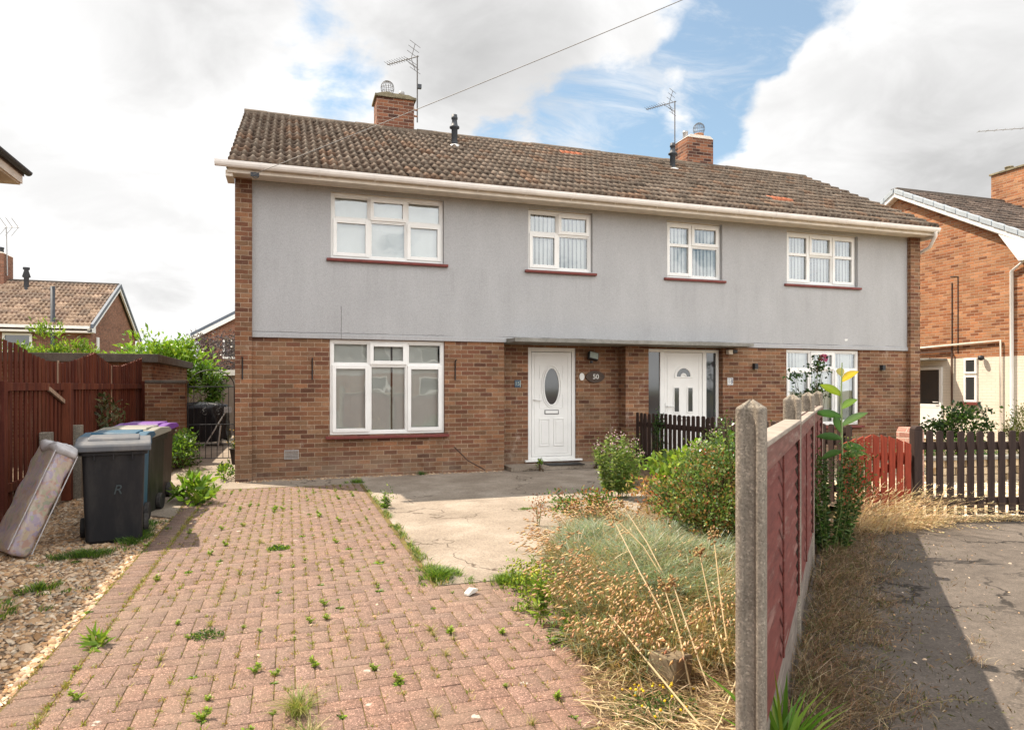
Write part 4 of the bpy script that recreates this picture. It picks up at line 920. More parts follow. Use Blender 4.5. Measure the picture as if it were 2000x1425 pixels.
# moss and dry tufts in the joints
pts = []
for (bx, by, bw, bh) in blocks:
    if by < -9.6: continue
    for _ in range(3):
        if random.random() < (.95 if by > -6.2 else .55) * (.35 + 1.2 * float(h2(np.array(bx), np.array(by), 1.3, 2.))):
            e = random.random()
            if random.random() < .76: pts.append((bx, by + bh * e))
            else: pts.append((bx + bw * e, by))
for _ in range(420): pts.append((-1.07 + random.uniform(-.006, .006), -9.6 + 8.6 * random.random() ** 1.3))
P0 = np.array(pts); rep_ = rng.integers(4, 14, len(P0)); P1 = np.repeat(P0, rep_, 0) + rng.normal(0, .011, (rep_.sum(), 2))
f = Fol(); P3 = np.hstack([P1, np.full((len(P1), 1), -.008)])
f.blades(P3, hdir(len(P3)), rng.uniform(.010, .034, len(P3)), rng.uniform(.2, 1.1, len(P3)), rng.uniform(.003, .008, len(P3)), [(.26, .27, .05), (.34, .29, .08), (.40, .31, .13), (.20, .25, .04), (.30, .17, .07)])
tag(stuff(f.build('joint_moss', M_leaf)), 'yellow green moss and dry tufts in the joints of the block paving', 'moss')

# pebbles
def pebbles(name, label, poly, n, size, pal, z=-.02, dens=None):
    P = scatter(poly, n)
    if dens is not None: P = P[rng.uniform(0, 1, len(P)) < dens(P)]
    n = len(P); o = np.array([(1, 0, 0), (0, 1, 0), (-1, 0, 0), (0, -1, 0), (0, 0, 1), (.7, .7, .1), (-.7, .7, .1), (-.7, -.7, .1), (.7, -.7, .1), (.62, 0, .72), (0, .62, .72), (-.62, 0, .72), (0, -.62, .72)], float)
    fc = [(0, 5, 9), (5, 10, 9), (5, 1, 10), (1, 6, 10), (6, 11, 10), (6, 2, 11), (2, 7, 11), (7, 12, 11), (7, 3, 12), (3, 8, 12), (8, 9, 12), (8, 0, 9), (9, 10, 4), (10, 11, 4), (11, 12, 4), (12, 9, 4)]
    sc = size * rng.lognormal(0, .38, (n, 1)) * np.stack([rng.uniform(.8, 1.3, n), rng.uniform(.6, 1., n), rng.uniform(.4, .8, n)], 1)
    th = rng.uniform(0, 2 * PI, n); c, s_ = np.cos(th), np.sin(th)
    v = o[None] * (1 + rng.normal(0, .12, (n, 13, 1))) * sc[:, None]
    v = np.stack([v[..., 0] * c[:, None] - v[..., 1] * s_[:, None], v[..., 0] * s_[:, None] + v[..., 1] * c[:, None], v[..., 2]], 2)
    tl = rng.normal(0, .3, (n, 1)); v[..., 2] += v[..., 0] * tl
    v += np.hstack([P, np.full((n, 1), z)])[:, None]
    f = (np.arange(n)[:, None, None] * 13 + np.array(fc)[None]).reshape(-1, 3); pal = np.array(pal)
    C = np.repeat(pal[rng.integers(0, len(pal), n)] * (1 + rng.normal(0, .15, (n, 1))), 13, 0)
    return tag(stuff(link(name, np_mesh(name, v.reshape(-1, 3), [f], np.clip(C, .01, .9), True), M_pebble)), label, 'gravel')
GPAL = [(.44, .28, .155), (.54, .38, .235), (.33, .19, .09), (.58, .46, .33), (.40, .24, .125), (.26, .165, .10), (.50, .36, .24), (.34, .27, .20)]
pebbles('gravel', 'loose tan gravel between the left fence and the block paving', [(-2.9, -9.5), (-1.26, -9.5), (-1.27, -2.7), (-1.9, -2.3), (-2.8, -.5), (-2.85, -3)], 26000, .0135, GPAL, -.026)
pebbles('gravel', 'pale yellow gravel seen through the dark picket fence', [(7.1, -5.6), (9.2, -6.2), (12., -4.2), (11.5, -2.5), (7.4, -2.2)], 9000, .02, [(.55, .45, .31), (.64, .54, .40), (.46, .34, .20), (.70, .62, .5)], -.02)
pebbles('gravel', 'stray grit scattered over the asphalt lane', [(1.6, -9.7), (6., -5.4), (8.2, -6.1), (4.5, -10.5)], 900, .006, GPAL, -.02, lambda P: np.clip(1.1 - (P[:, 0] - P[:, 1] - 11.2) * .4, .12, 1))
pebbles('gravel', 'stones and debris along the foot of the brick wall', [(-.8, -.22), (3.6, -.12), (3.6, -.02), (-.8, -.02)], 700, .012, GPAL, .0)
pebbles('gravel', 'small pale stones scattered on the block paving', [(-1.2, -9.5), (1.3, -9.2), (1.05, -1), (-1.05, -1)], 110, .007, GPAL, .0)

# ------------------------------------------------------------------ left fence, outbuilding, gate
FX = -2.86
def ftop(y):
    k = [(-4.6, 1.80), (-3.3, 2.0), (-2.9, 1.97), (-2.2, 1.85), (-1.5, 1.805), (-.8, 1.85), (0., 1.97), (.32, 2.03), (.7, 1.96), (1.42, 1.86), (2.2, 1.88), (3.0, 1.97), (3.9, 2.09)]
    return float(np.interp(y, [a for a, _ in k], [c for _, c in k]))
t = thing('board_fence', 'tall red brown board fence with scalloped top along the left side', 'fence', (FX, 0, 0))
b = MB(); y = -3.5; k = 0
while y < 3.85:
    off = .0 if k % 2 else .026; tp = ftop(y) + random.uniform(-.012, .012)
    b.prism([(y, .16), (y + .082, .16), (y + .082, ftop(y + .08)), (y, tp)], FX + off - .02, FX + off - .005, 'x'); y += .074; k += 1
b.build('boards', M_redfence, t)
for ya, yb, z in ((-3.5, -1.3, 1.50), (-1.18, 3.75, 1.505), (-3.5, -1.3, .43), (-1.18, 3.75, .46)): b = MB(); b.box(FX + .010, ya, z - .045, FX + .05, yb, z + .045); b.build('rail', M_redfence, t, .004)
for yp, zt in ((-3.45, 1.56), (-1.24, 1.55), (3.80, 1.62)): b = MB(); b.box(FX + .011, yp - .055, 0, FX + .12, yp + .055, zt); b.build('post', M_redfence, t, .006)
for yp, z0, z1 in ((-1.42, 1.52, 1.84), (-1.37, .0, 1.44), (1.42, .7, 1.86)): b = MB(); b.box(FX + .006, yp - .022 - .03 * (yp > 0), z0, FX + .0195, yp + .022 + .03 * (yp > 0), z1); b.build('cover_strip', M_tanwood, t)
b = MB(); b.box(0, 0, -.02, .03, .62, .03, Matrix.Translation((FX + .03, -1.9, 1.47)) @ Matrix.Rotation(-.28, 4, 'X')); b.build('loose_batten', M_tanwood, t)
for yp, zt, lab in ((-2.2, .96, 'short concrete spur post in front of the red fence at the left edge'), (-.95, .98, 'short concrete spur post behind the bins against the red fence')):
    b = MB(); b.box(FX + .05, yp - .07, -.05, FX + .17, yp + .06, zt); tag(b.build('concrete_post', M_post, None, .012), lab, 'post')
OB = thing('outbuilding', 'low flat roofed brick outbuilding behind the red fence', 'shed', (-2.7, 4.05, 0))
b = MB(); b.box(-5.6, 4.05, -.1, -2.7, 9.2, 2.0); b.build('brick_wall', M_brick, OB)
b = MB(); b.box(-5.8, 3.93, 2.001, -2.56, 9.3, 2.17); b.build('flat_roof', M_coping, OB, .01)
GW = thing('garden_wall', 'short brick garden wall beside the iron side gate', 'wall', (-2.3, 3.4, 0))
b = MB(); b.box(-2.69, 3.3, -.1, -1.97, 3.52, 1.57); b.build('brick_wall', M_brick, GW); b = MB(); b.box(-2.69, 3.27, 1.571, -1.94, 3.55, 1.63); b.build('coping', M_coping, GW, .01)
GT = thing('iron_gate', 'arched black wrought iron side gate left of the grey house', 'gate', (-1.5, 3.3, 0))
gx0, gx1 = -1.92, -1.06; b = MB()
for z in (.06, .74, 1.50): b.tube([(gx0, 3.3, z), (gx1, 3.3, z)], .010, 6)
for x in (gx0, gx1): b.tube([(x, 3.3, .03), (x, 3.3, 1.5)], .011, 6)
b.tube([((gx0 + gx1) / 2 + (gx1 - gx0) / 2 * math.cos(a), 3.3, 1.5 + .34 * math.sin(a)) for a in np.linspace(0, PI, 16)], .010, 6); b.build('gate_frame', M_black, GT)
for i in range(1, 8): x = gx0 + (gx1 - gx0) * i / 8; b = MB(); b.tube([(x, 3.3, .06), (x, 3.3, 1.5 if i in (6, 7, 1) else .9 if i % 2 else .75)], .007, 6); b.build('bar', M_black, GT)
def scroll(cx, cz, r, s): return [(cx + s * r * (1 - q * .75) * math.cos(q * 9), 3.3, cz + r * (1 - q * .75) * math.sin(q * 9)) for q in np.linspace(0, 1, 26)]
for sx, sz, r, s in ((-1.72, 1.60, .085, 1), (-1.26, 1.60, .085, -1), (-1.62, 1.12, .09, 1), (-1.36, 1.12, .09, -1), (-1.62, .98, .07, -1), (-1.36, .98, .07, 1)): b = MB(); b.tube(scroll(sx, sz, r, s), .006, 5); b.build('scroll', M_black, GT)
b = MB(); b.box(-1.02, 3.26, -.05, -.93, 3.36, 1.62); tag(b.build('gate_post', M_midwood, None, .006), 'rusty brown timber post holding the iron side gate', 'post')
# covered barbecue behind the gate, leaning pole, flower pot
rows = []
t = thing('covered_barbecue', 'black plastic sheet draped over a barbecue behind the iron gate', 'barbecue', (-2.2, 7.5, 0))
V = []; F4 = []; nu, nv = 60, 22
for j in range(nv):
    for i in range(nu):
        a = 2 * PI * i / nu; w = j / (nv - 1); ca, sa = math.cos(a), math.sin(a)
        ex = .66 * np.sign(ca) * abs(ca) ** .35; ey = .36 * np.sign(sa) * abs(sa) ** .35; fl = 1 + .10 * (1 - w) + .05 * math.sin(a * 9 + 2 * w) * (1 - w) + .03 * math.sin(a * 17 + w * 9)
        z = .14 + .96 * w + .06 * math.sin(a * 5) * (1 - w)
        sh = 1 if w < .93 else 1 - (w - .93) / .07 * .98
        V.append((-2.2 + ex * fl * sh, 7.5 + ey * fl * sh, z + .02 * math.sin(a * 7 + w * 5)))
for j in range(nv - 1):
    for i in range(nu): F4.append((j * nu + i, j * nu + (i + 1) % nu, (j + 1) * nu + (i + 1) % nu, (j + 1) * nu + i))
b = MB(); b.add(V, F4, True); b.build('cover', M_bag, t)
for sx in (-.5, .5):
    for sy in (-.25, .25): b = MB(); b.tube([(-2.2 + sx, 7.5 + sy, 0), (-2.2 + sx, 7.5 + sy, .5)], .02, 6); b.build('leg', M_black, t)
b = MB(); b.tube([(-1.98, 6.45, .02), (-1.47, 6.6, .92)], .016, 8); b.tube([(-1.66, 6.5, .05), (-1.60, 6.56, .55)], .02, 8); b.box(-1.53, 6.55, .86, -1.36, 6.65, .99); tag(b.build('crutch', M_galv), 'pale grey metal crutch leaning on the black covered barbecue', 'crutch')
o = thing('plant_pot', 'small dark plant pot standing at the left corner of the grey house', 'pot', (-.98, 2.6, 0)); b = MB(); b.lathe([(.075, 0), (.115, .28), (.125, .28), (.125, .31), (.105, .31), (.1, .26), (0, .26)], (-.98, 2.6, 0), 16); b.build('pot', M_bin_brown, o)
f = Fol(); n = 60; f.blades(np.array([[-.98, 2.6, .26]]) + rng.normal(0, .03, (n, 3)) * [1, 1, 0], hdir(n), rng.uniform(.1, .3, n), rng.uniform(.3, .8, n), .012, [(.08, .13, .03)]); P_ = np.array([[-.98, 2.6, .5]]) + rng.normal(0, .07, (30, 3)); f.pods(P_, rdir(30), .03, .014, [(.6, .42, .02)]); f.build('foliage', M_leaf, o)
t = thing('garage', 'flat roofed grey beige garage with pale fascia behind the gate', 'garage', (-1.5, 12, 0)); b = MB(); b.box(-4.2, 12, -.1, 2.5, 16, 1.86); b.build('wall', plain('garage_wall', (.24, .19, .16), .9, .2, 3., .2), t); b = MB(); b.box(-4.3, 11.9, 1.861, 2.6, 16.1, 2.04); b.build('fascia', M_gutter, t)

# ------------------------------------------------------------------ wheelie bins
def bin_(label, x, y, rz, body, lid, w=.58, d=.62, h=.93, mark=False, openlid=0.):
    t = thing('wheelie_bin', label, 'bin', (x, y, -.02), rz, 'wheelie bins'); wb, db = w * .84, d * .74
    y0 = -d / 2; yb = -db / 2 + .03
    b = MB(); n = 6
    def loop(hw_, hd, cy, z, r):
        P = []
        for sx, sy, a0 in ((1, -1, -PI / 2), (1, 1, 0), (-1, 1, PI / 2), (-1, -1, PI)):
            P += [(sx * (hw_ - r) + r * math.cos(a0 + PI / 2 * i / n), cy + sy * (hd - r) + r * math.sin(a0 + PI / 2 * i / n), z) for i in range(n + 1)]
        return P
    L = [loop(wb / 2 - .02, db / 2 - .02, .03, .0, .05), loop(wb / 2, db / 2, .03, .03, .05), loop(w / 2 - .025, d / 2 - .025, 0, h - .09, .05), loop(w / 2, d / 2, 0, h - .085, .05), loop(w / 2 + .005, d / 2 + .005, 0, h - .01, .05)]
    m_ = len(L[0]); vs = [p for q in L for p in q]; fs = [(i * m_ + k, i * m_ + (k + 1) % m_, (i + 1) * m_ + (k + 1) % m_, (i + 1) * m_ + k) for i in range(len(L) - 1) for k in range(m_)] + [tuple(range(m_))[::-1]]
    b.add(vs, fs, False)
    for s in (-.55, 0., .55): b.box(s * w / 2 - .006, -d / 2 - .008, h - .13, s * w / 2 + .006, -d / 2 + .02, h - .05)
    b.build('bin_body', body, t, 0, True)
    b = MB(); hl = [(-d / 2 - .05, h - .05), (-d / 2 - .05, h), (-d / 2 - .03, h + .025), (-d / 2 + .05, h + .04), (-.02, h + .07), (d / 2 - .06, h + .06), (d / 2 + .02, h + .03), (d / 2 + .02, h - .0)]
    b.prism(hl, -w / 2 - .03, w / 2 + .03, 'x', Matrix.Rotation(openlid, 4, 'X') if openlid else None)
    b.prism([(-d / 2 + .10, h + .045), (-d / 2 + .13, h + .075), (d / 2 - .14, h + .085), (d / 2 - .12, h + .05)], -w / 2 + .07, w / 2 - .07, 'x'); lo = b.build('lid', lid, t, .012, True)
    b = MB(); b.tube([(-w / 2 + .03, d / 2, h - .01), (-w / 2 + .03, d / 2 + .09, h + .03), (w / 2 - .03, d / 2 + .09, h + .03), (w / 2 - .03, d / 2, h - .01)], .017, 8); b.build('handle', body, t, 0, True)
    for s in (-1, 1):
        b = MB(); cx = s * (wb / 2 + .03); b.add([], [])
        for (r0, x0, x1) in ((.10, -.025, .025),):
            vs = [(cx + q, .08 + r * math.cos(2 * PI * k / 20), .12 + r * math.sin(2 * PI * k / 20)) for q, r in ((-.025, .07), (-.025, .093), (-.015, .10), (.015, .10), (.025, .093), (.025, .07)) for k in range(20)]
            fs = [(i * 20 + k, i * 20 + (k + 1) % 20, (i + 1) * 20 + (k + 1) % 20, (i + 1) * 20 + k) for i in range(5) for k in range(20)] + [tuple(range(20)), tuple(range(100, 120))[::-1]]
            b.add(vs, fs)
        b.build('wheel', M_rubber, t, 0, True)
    if mark:
        A = math.atan2((d / 2 - .025) - (db / 2 - .03), h - .12)
        M_ = Matrix.Translation((x, y, -.02)) @ Matrix.Rotation(rz, 4, 'Z') @ Matrix.Translation((.03, -d / 2 + .045, .52)) @ Matrix.Rotation(A, 4, 'X') @ UPRIGHT
        text_mesh('painted_letter', 'R', .13, M_, plain('faded_paint', (.045, .06, .066), .6), t, .001, .25)
    return t
bin_('dark grey wheelie bin, front of the row, grey lid and painted R', -1.66, -3.92, R(10), M_bin_grey, M_bin_lid, .58, .64, .95, True)
bin_('blue wheelie bin with blue lid directly behind the front dark grey one', -1.80, -3.12, R(0), M_bin_blue, M_bin_blue, .58, .62, .95)
bin_('dark green wheelie bin with faded beige lid, third in the row', -1.80, -2.36, R(-9), M_bin_green, M_bin_beige, .60, .66, .96)
bin_('dark wheelie bin with bright purple lid at the back of the row', -1.84, -1.35, R(-8), M_bin_brown, M_purple, .58, .64, .96)
# mattress leaning against the front bin
t = thing('mattress', 'floral mattress wrapped in clear plastic leaning on the front bin', 'mattress', (-2.26, -4.66, 0), R(30))
Mm = Matrix.Rotation(R(23), 4, 'Y')
def soft_box(x0, x1, y0, y1, z0, z1, n, amp, M):
    V = {}; b = MB(); idx = {}
    def P(i, j, k):
        q = [x0 + (x1 - x0) * i / n[0], y0 + (y1 - y0) * j / n[1], z0 + (z1 - z0) * k / n[2]]
        c = [(x0 + x1) / 2, (y0 + y1) / 2, (z0 + z1) / 2]; hlf = [(x1 - x0) / 2, (y1 - y0) / 2, (z1 - z0) / 2]; r = .055
        v = Vector(q); inn = Vector([max(c[a] - hlf[a] + r, min(c[a] + hlf[a] - r, q[a])) for a in range(3)]); dd = v - inn
        if dd.length > 1e-6: v = inn + dd.normalized() * r
        v += Vector((math.sin(q[2] * 23 + q[1] * 9), math.sin(q[2] * 17 + q[0] * 11), math.sin(q[1] * 15))) * amp + Vector((random.uniform(-1, 1), random.uniform(-1, 1), random.uniform(-1, 1))) * amp * .5
        v.x += -.10 * max(0, (v.z - .80)) * 0; return M @ v
    def vid(i, j, k):
        if (i, j, k) not in idx: idx[i, j, k] = len(idx); V[idx[i, j, k]] = P(i, j, k)
        return idx[i, j, k]
    fs = []
    for a, (bb, cc) in ((0, (1, 2)), (1, (0, 2)), (2, (0, 1))):
        for side in (0, n[a]):
            for i in range(n[bb]):
                for j in range(n[cc]):
                    def mk(u, w):
                        q = [0, 0, 0]; q[a] = side; q[bb] = u; q[cc] = w; return vid(*q)
                    f = (mk(i, j), mk(i + 1, j), mk(i + 1, j + 1), mk(i, j + 1)); fs.append(f if (side > 0) ^ (a == 1) else f[::-1])
    b.add([V[i] for i in range(len(V))], fs, True); return b
soft_box(-.095, .095, 0, .60, .01, 1.02, (6, 14, 22), .006, Mm).build('mattress_body', M_matt, t, 0, True)
b = MB()
for x_ in (-.094, .094): b.tube([Mm @ Vector((x_, -.002, z)) for z in np.linspace(.06, .97, 14)], .0055, 6)
b.build('piping', M_wrap, t, 0, True)
soft_box(-.112, .105, -.02, .58, .93, 1.04, (6, 12, 4), .012, Mm).build('plastic_wrap', M_wrap, t, 0, True)

# ------------------------------------------------------------------ right: concrete posts and lap panels
FP = [Vector((1.545, -9.64, 0)), Vector((2.86, -8.30, 0)), Vector((4.19, -6.93, 0)), Vector((5.50, -5.60, 0))]
labs = ['nearest tall concrete fence post with mossy pointed top in the right foreground', 'second concrete fence post, between the two faded red panels', 'third concrete fence post, behind the tall yellow leaved weed', 'farthest concrete fence post beside the red gate']
def post(p, ang, lab, h=1.46, w=.098):
    t = thing('concrete_post', lab, 'post', p, ang, 'concrete fence posts')
    b = MB(); hw_ = w / 2; c = .012
    o = [(-hw_ + c, -hw_), (hw_ - c, -hw_), (hw_, -hw_ + c), (hw_, -.022), (hw_ - .018, -.014), (hw_ - .018, .014), (hw_, .022), (hw_, hw_ - c), (hw_ - c, hw_), (-hw_ + c, hw_), (-hw_, hw_ - c), (-hw_, .022), (-hw_ + .018, .014), (-hw_ + .018, -.014), (-hw_, -.022), (-hw_, -hw_ + c)]
    n = len(o); vs = [(x, y, -.3) for x, y in o] + [(x, y, h - .035) for x, y in o] + [(0, 0, h)]
    b.add(vs, [(i, (i + 1) % n, n + (i + 1) % n, n + i) for i in range(n)] + [(n + i, n + (i + 1) % n, 2 * n) for i in range(n)]); b.build('shaft', M_post, t, .006, True)
    b = MB(); b.lathe([(0, 0), (.006, 0)], (0, 0, 0), 8); b.V = [( -.012 + v[0], -hw_ - .0008, 1.14 + v[1]) for v in b.V]; b.build('bolt_hole', M_black, t, 0, True)
    return t
for p, lab in zip(FP, labs): post(p, R(45), lab)
def lap_panel(a, c, lab, top=1.25):
    dv = (c - a).normalized(); ln = (c - a).length - .07; o = a + dv * .035; ang = math.atan2(dv.y, dv.x)
    t = thing('lap_fence', lab, 'fence', o, ang, 'lap panels of the lane fence')
    b = MB(); z = .26; k = 0
    while z < top - .03:
        w = [random.uniform(-.006, .006) for _ in range(9)]
        for i in range(8):
            xa, xb = ln * i / 8, ln * (i + 1) / 8
            vs = [(xa, -.004, z + .10), (xb, -.004, z + .10), (xb, -.036, z + w[i + 1]), (xa, -.036, z + w[i]), (xa, .004, z + .10), (xb, .004, z + .10), (xb, -.022, z + w[i + 1]), (xa, -.022, z + w[i])]
            b.add(vs, [(0, 3, 2, 1), (4, 5, 6, 7), (3, 7, 6, 2)])
        z += .078
    b.box(0, .000, .27, ln, .003, top - .002); b.build('slats', M_panelred, t, 0, True)  # thin backing sheet added so no sun leaks between the slats
    for xb in (.02, ln * .42, ln - .02): b = MB(); b.box(xb - .014, -.046, .276, xb + .014, -.037, top - .092); b.build('batten', M_panelred, t, .003, True); b = MB(); b.box(xb - .018, .006, .16, xb + .018, .03, top - .002); b.build('batten', M_panelred, t, .003, True)
    b = MB(); b.box(0, -.052, top, ln, .04, top + .022); b.build('cap_rail', M_capwood, t, .004, True)
    b = MB(); b.box(0, -.047, top - .09, ln, -.037, top - .001); b.build('top_rail', M_panelrail, t, .002, True)
    b = MB(); b.box(0, -.032, -.03, ln, .012, .275); b.build('gravel_board', M_greywood, t, .004, True)
    return t
lap_panel(FP[0], FP[1], 'nearest faded red lap fence panel with pale weathered cap rail', 1.285)
lap_panel(FP[1], FP[2], 'second faded red lap fence panel, beyond the second concrete post', 1.27)
lap_panel(FP[2], FP[3], 'last red lap fence panel, hidden behind the tall weeds by the gate', 1.27)

# picket fences and the red gate
def picket_mesh(name, h, w, th, z0, m, rnd=True):
    b = MB(); n = 8; r = w * .22
    poly = [(-w / 2, z0), (w / 2, z0)] + [(w / 2 * math.cos(a), h - w * .28 + w * .28 * math.sin(a)) for a in np.linspace(0, PI, n)]
    b.prism(poly, -th / 2, th / 2); o = b.build(name, m, None, .003); return o
def picket_fence(label, a, c, pitch, h, m, w=.075, posts=(), rails=(.18, .82), skip=0.):
    a = Vector((*a, 0)); c = Vector((*c, 0)); dv = (c - a).normalized(); ln = (c - a).length; ang = math.atan2(dv.y, dv.x)
    t = thing('picket_fence', label, 'fence', a, ang); first = None; x = skip
    while x < ln:
        if first is None: first = picket_mesh('picket', h, w, .02, .03, m); o = first
        else: o = first.copy(); COL.objects.link(o)
        o.parent = t; o.location = (x, random.uniform(-.003, .003), random.uniform(-.012, .008)); o.rotation_euler = (0, random.uniform(-.012, .012), 0); x += pitch * random.uniform(.97, 1.03)
    for z in rails: b = MB(); b.box(0, .011, z - .045, ln, .048, z + .045); b.build('rail', m, t, .004, True)
    for px, ph in posts: b = MB(); b.box(px - .05, .05, -.1, px + .05, .15, ph); b.build('post', m, t, .01, True)
    return t
A_ = (6.87, -5.655); pd = Vector((1.25, -.36)).normalized(); B_ = (A_[0] + pd.x * 3.6, A_[1] + pd.y * 3.6)
picket_fence('dark brown picket fence at the right beside the lane', A_, B_, .122, .99, M_darkwood, .078, ((1.8, 1.0), (3.5, 1.0)), skip=.135)
picket_fence('dark brown picket fence between the two front gardens, starting at the brick pillar', (6.24, -.18), (6.62, -4.9), .128, 1.02, M_darkwood, .08, ((.06, .9), (1.95, .98), (4.6, 1.0)), rails=(.2, .80))
o = thing('gate_post', 'dark round topped gate post between the red gate and the dark pickets', 'post', (A_[0], A_[1], 0), math.atan2(pd.y, pd.x))
b = MB(); b.box(-.05, -.01, -.1, .05, .09, 1.0); b.prism([(-.05, 1.0), (.05, 1.0)] + [(.05 * math.cos(a), 1.0 + .05 * math.sin(a)) for a in np.linspace(0, PI, 8)][1:-1], -.01, .09); b.build('shaft', M_darkwood, o, .006, True)
t = thing('picket_gate', 'low red picket gate with arched top between dry grass and dark fence', 'gate', (A_[0] - pd.x * .06, A_[1] - pd.y * .06, 0), math.atan2(pd.y, pd.x))
x = -.84; k = 0
while k < 9:
    h = .84 + .10 * math.sin(PI * (k + .5) / 9); b = MB(); xa = x + k * .0925
    b.prism([(xa, .06), (xa + .072, .06), (xa + .072, h + .018 * (1 if k < 4 else -1)), (xa, h - .018 * (1 if k < 4 else -1))], -.012, .010); b.build('picket', M_redgate, t, .003, True); k += 1
for z in (.25, .70): b = MB(); b.box(-.84, .011, z - .045, -.01, .045, z + .045); b.build('rail', M_redgate, t, .004, True)
b = MB(); b.box(0, -.018, -.045, .90, .018, .045, Matrix.Translation((-.82, .062, .27)) @ Matrix.Rotation(-.48, 4, 'Y')); b.build('brace', M_redgate, t, .004, True)
o = thing('brick_pier', 'stubby pinkish brick pier just behind the red gate', 'pier', (8.16, -4.4, 0)); b = MB(); b.box(8.04, -4.52, -.1, 8.28, -4.28, .88); b.prism([(8.04, .8801), (8.28, .8801), (8.24, .94), (8.08, .94)], -4.52, -4.28); b.build('brickwork', brick_mat('pink_brick', [(.36, .17, .13), (.46, .26, .2), (.42, .2, .15), (.5, .32, .26)], (.5, .4, .33)), o, .008)
o = thing('stone_wall', 'low pale stone garden wall behind the dark picket fence', 'wall', (11, -3.6, 0)); b = MB()
for r_ in range(3):
    x = 9.6 + .15 * (r_ % 2)
    while x < 13: x2 = x + random.uniform(.3, .42); b.box(x, -3.5 - (x - 9.6) * .12, r_ * .12 - .02, x2 - .012, -3.3 - (x - 9.6) * .12, r_ * .12 + .09); x = x2
b.build('stones', plain('pale_stone', (.50, .40, .27), .9, .25, 4., .3), o, .01); b = MB(); b.prism([(9.58, -3.53), (13, -3.94), (13, -3.68), (9.58, -3.27)], .335, .385, 'z'); b.build('coping', M_conc, o, .006)

# ------------------------------------------------------------------ planting
GREEN = [(.045, .10, .018), (.07, .14, .025), (.10, .18, .035), (.055, .11, .03)]
LIME = [(.16, .27, .024), (.22, .34, .032), (.29, .39, .05), (.12, .21, .022)]
DARKG = [(.018, .045, .012), (.03, .065, .016), (.045, .09, .022), (.022, .05, .02)]
TAN = [(.42, .28, .13), (.50, .34, .17), (.36, .22, .10), (.46, .30, .15)]
STRAW = [(.62, .49, .29), (.68, .55, .35), (.50, .38, .21), (.56, .42, .24)]
BLUEG = [(.22, .29, .19), (.27, .34, .24), (.18, .25, .15), (.33, .37, .25)]
RUST = [(.34, .13, .05), (.42, .19, .07), (.27, .11, .05)]
def pts3(P, z=0.): return np.hstack([P, np.full((len(P), 1), z) if not hasattr(z, '__len__') else np.asarray(z)[:, None]])

def shrub(name, label, cat, c, rad, ncl, nleaf, L, Wd, pal, m=M_leaf, stems=True, spread=.22, up=.5, group=None, pods=None, base=None, tiers=None, flat=1.):
    """crown of leaf clumps around branch tips, stems from the base to each clump"""
    c = np.array(c, float); rad = np.array(rad, float); base = np.array(base if base is not None else (c[0], c[1], 0.), float)
    t = thing(name, label, cat, tuple(base), 0, group)
    u = rdir(ncl); rr = rng.uniform(.35, 1., (ncl, 1)) ** .6; T = c + u * rr * rad * (1 + .12 * rng.normal(0, 1, (ncl, 1)))
    k = rng.integers(0, ncl, nleaf); w = rng.lognormal(0, .5, ncl); k = rng.choice(ncl, nleaf, p=w / w.sum())
    P = T[k] + rng.normal(0, 1, (nleaf, 3)) * rad * spread * np.array([1, 1, .8]); P[:, 2] = np.maximum(P[:, 2], base[2] + .02)
    D = nrm(P - (c - np.array([0, 0, rad[2] * .4]))) * .6 + rdir(nleaf, up) * .8
    f = Fol(); f.leaves(P, D, L * rng.uniform(.6, 1.25, nleaf), Wd * rng.uniform(.7, 1.2, nleaf), pal, .12)
    f.build('foliage', m, t)
    if pods: 
        pf = Fol(); kk = rng.integers(0, ncl, pods[0]); PP = T[kk] + rng.normal(0, 1, (pods[0], 3)) * rad * .15; pf.pods(PP, rdir(pods[0], .6), pods[1], pods[1] * .42, pods[2]); pf.build(pods[3], M_leaf, t)
    if stems:
        s = Fol()
        for q in T[:: max(1, ncl // 40)]:
            mid = base * .5 + q * .5 + rng.normal(0, .04, 3) * rad; s.stalk([base + rng.normal(0, .03, 3) * [1, 1, 0], mid, q], .012, .003, (.10, .065, .035), 5)
        s.build('stem', M_stem, t)
    return t
# behind the red fence and the gate
shrub('laurel_bush', 'big bright green laurel bush spilling over the flat roofed outbuilding', 'bush', (-3.6, 10.4, 2.02), (1.32, .7, .78), 70, 5600, .17, .075, [(.20, .36, .03), (.28, .44, .04), (.34, .48, .06), (.14, .26, .02)], M_gloss, spread=.17)
shrub('laurel_bush', 'lower dark green laurel shoots hanging beside the garden wall above the iron gate', 'bush', (-2.35, 10.0, 1.45), (.42, .4, .62), 16, 1100, .16, .065, [(.05, .11, .015), (.09, .18, .025), (.14, .25, .03)], M_gloss, spread=.22)
shrub('purple_shrub', 'purple leaved shrub behind the garage fascia left of the grey house', 'shrub', (-2.05, 13.2, 2.55), (1.1, .6, .85), 40, 2600, .12, .055, [(.06, .045, .05), (.10, .075, .08), (.14, .11, .11), (.05, .03, .04)], M_gloss, spread=.2)
for cx, cz, rx, rz_, lab in ((-8.05, 2.45, .5, .6, 'darker green young tree above the red fence, farthest left of three'), (-6.85, 2.25, .6, .42, 'light green sapling behind the fence, middle of three before the far house'), (-5.75, 2.3, .6, .5, 'light green sapling with arching shoots, beside the laurel bush')):
    shrub('sapling', lab, 'tree', (cx, 10.4, cz), (rx, .5, rz_), 24, 820, .15, .05, LIME + [(.14, .24, .05)] if cx > -8 else GREEN + LIME[:1], M_leaf, spread=.2)
shrub('sapling', 'tall light green shoot standing above the red fence left of centre', 'tree', (-6.35, 10.3, 2.85), (.38, .3, .48), 10, 190, .15, .05, LIME, M_leaf, spread=.25)
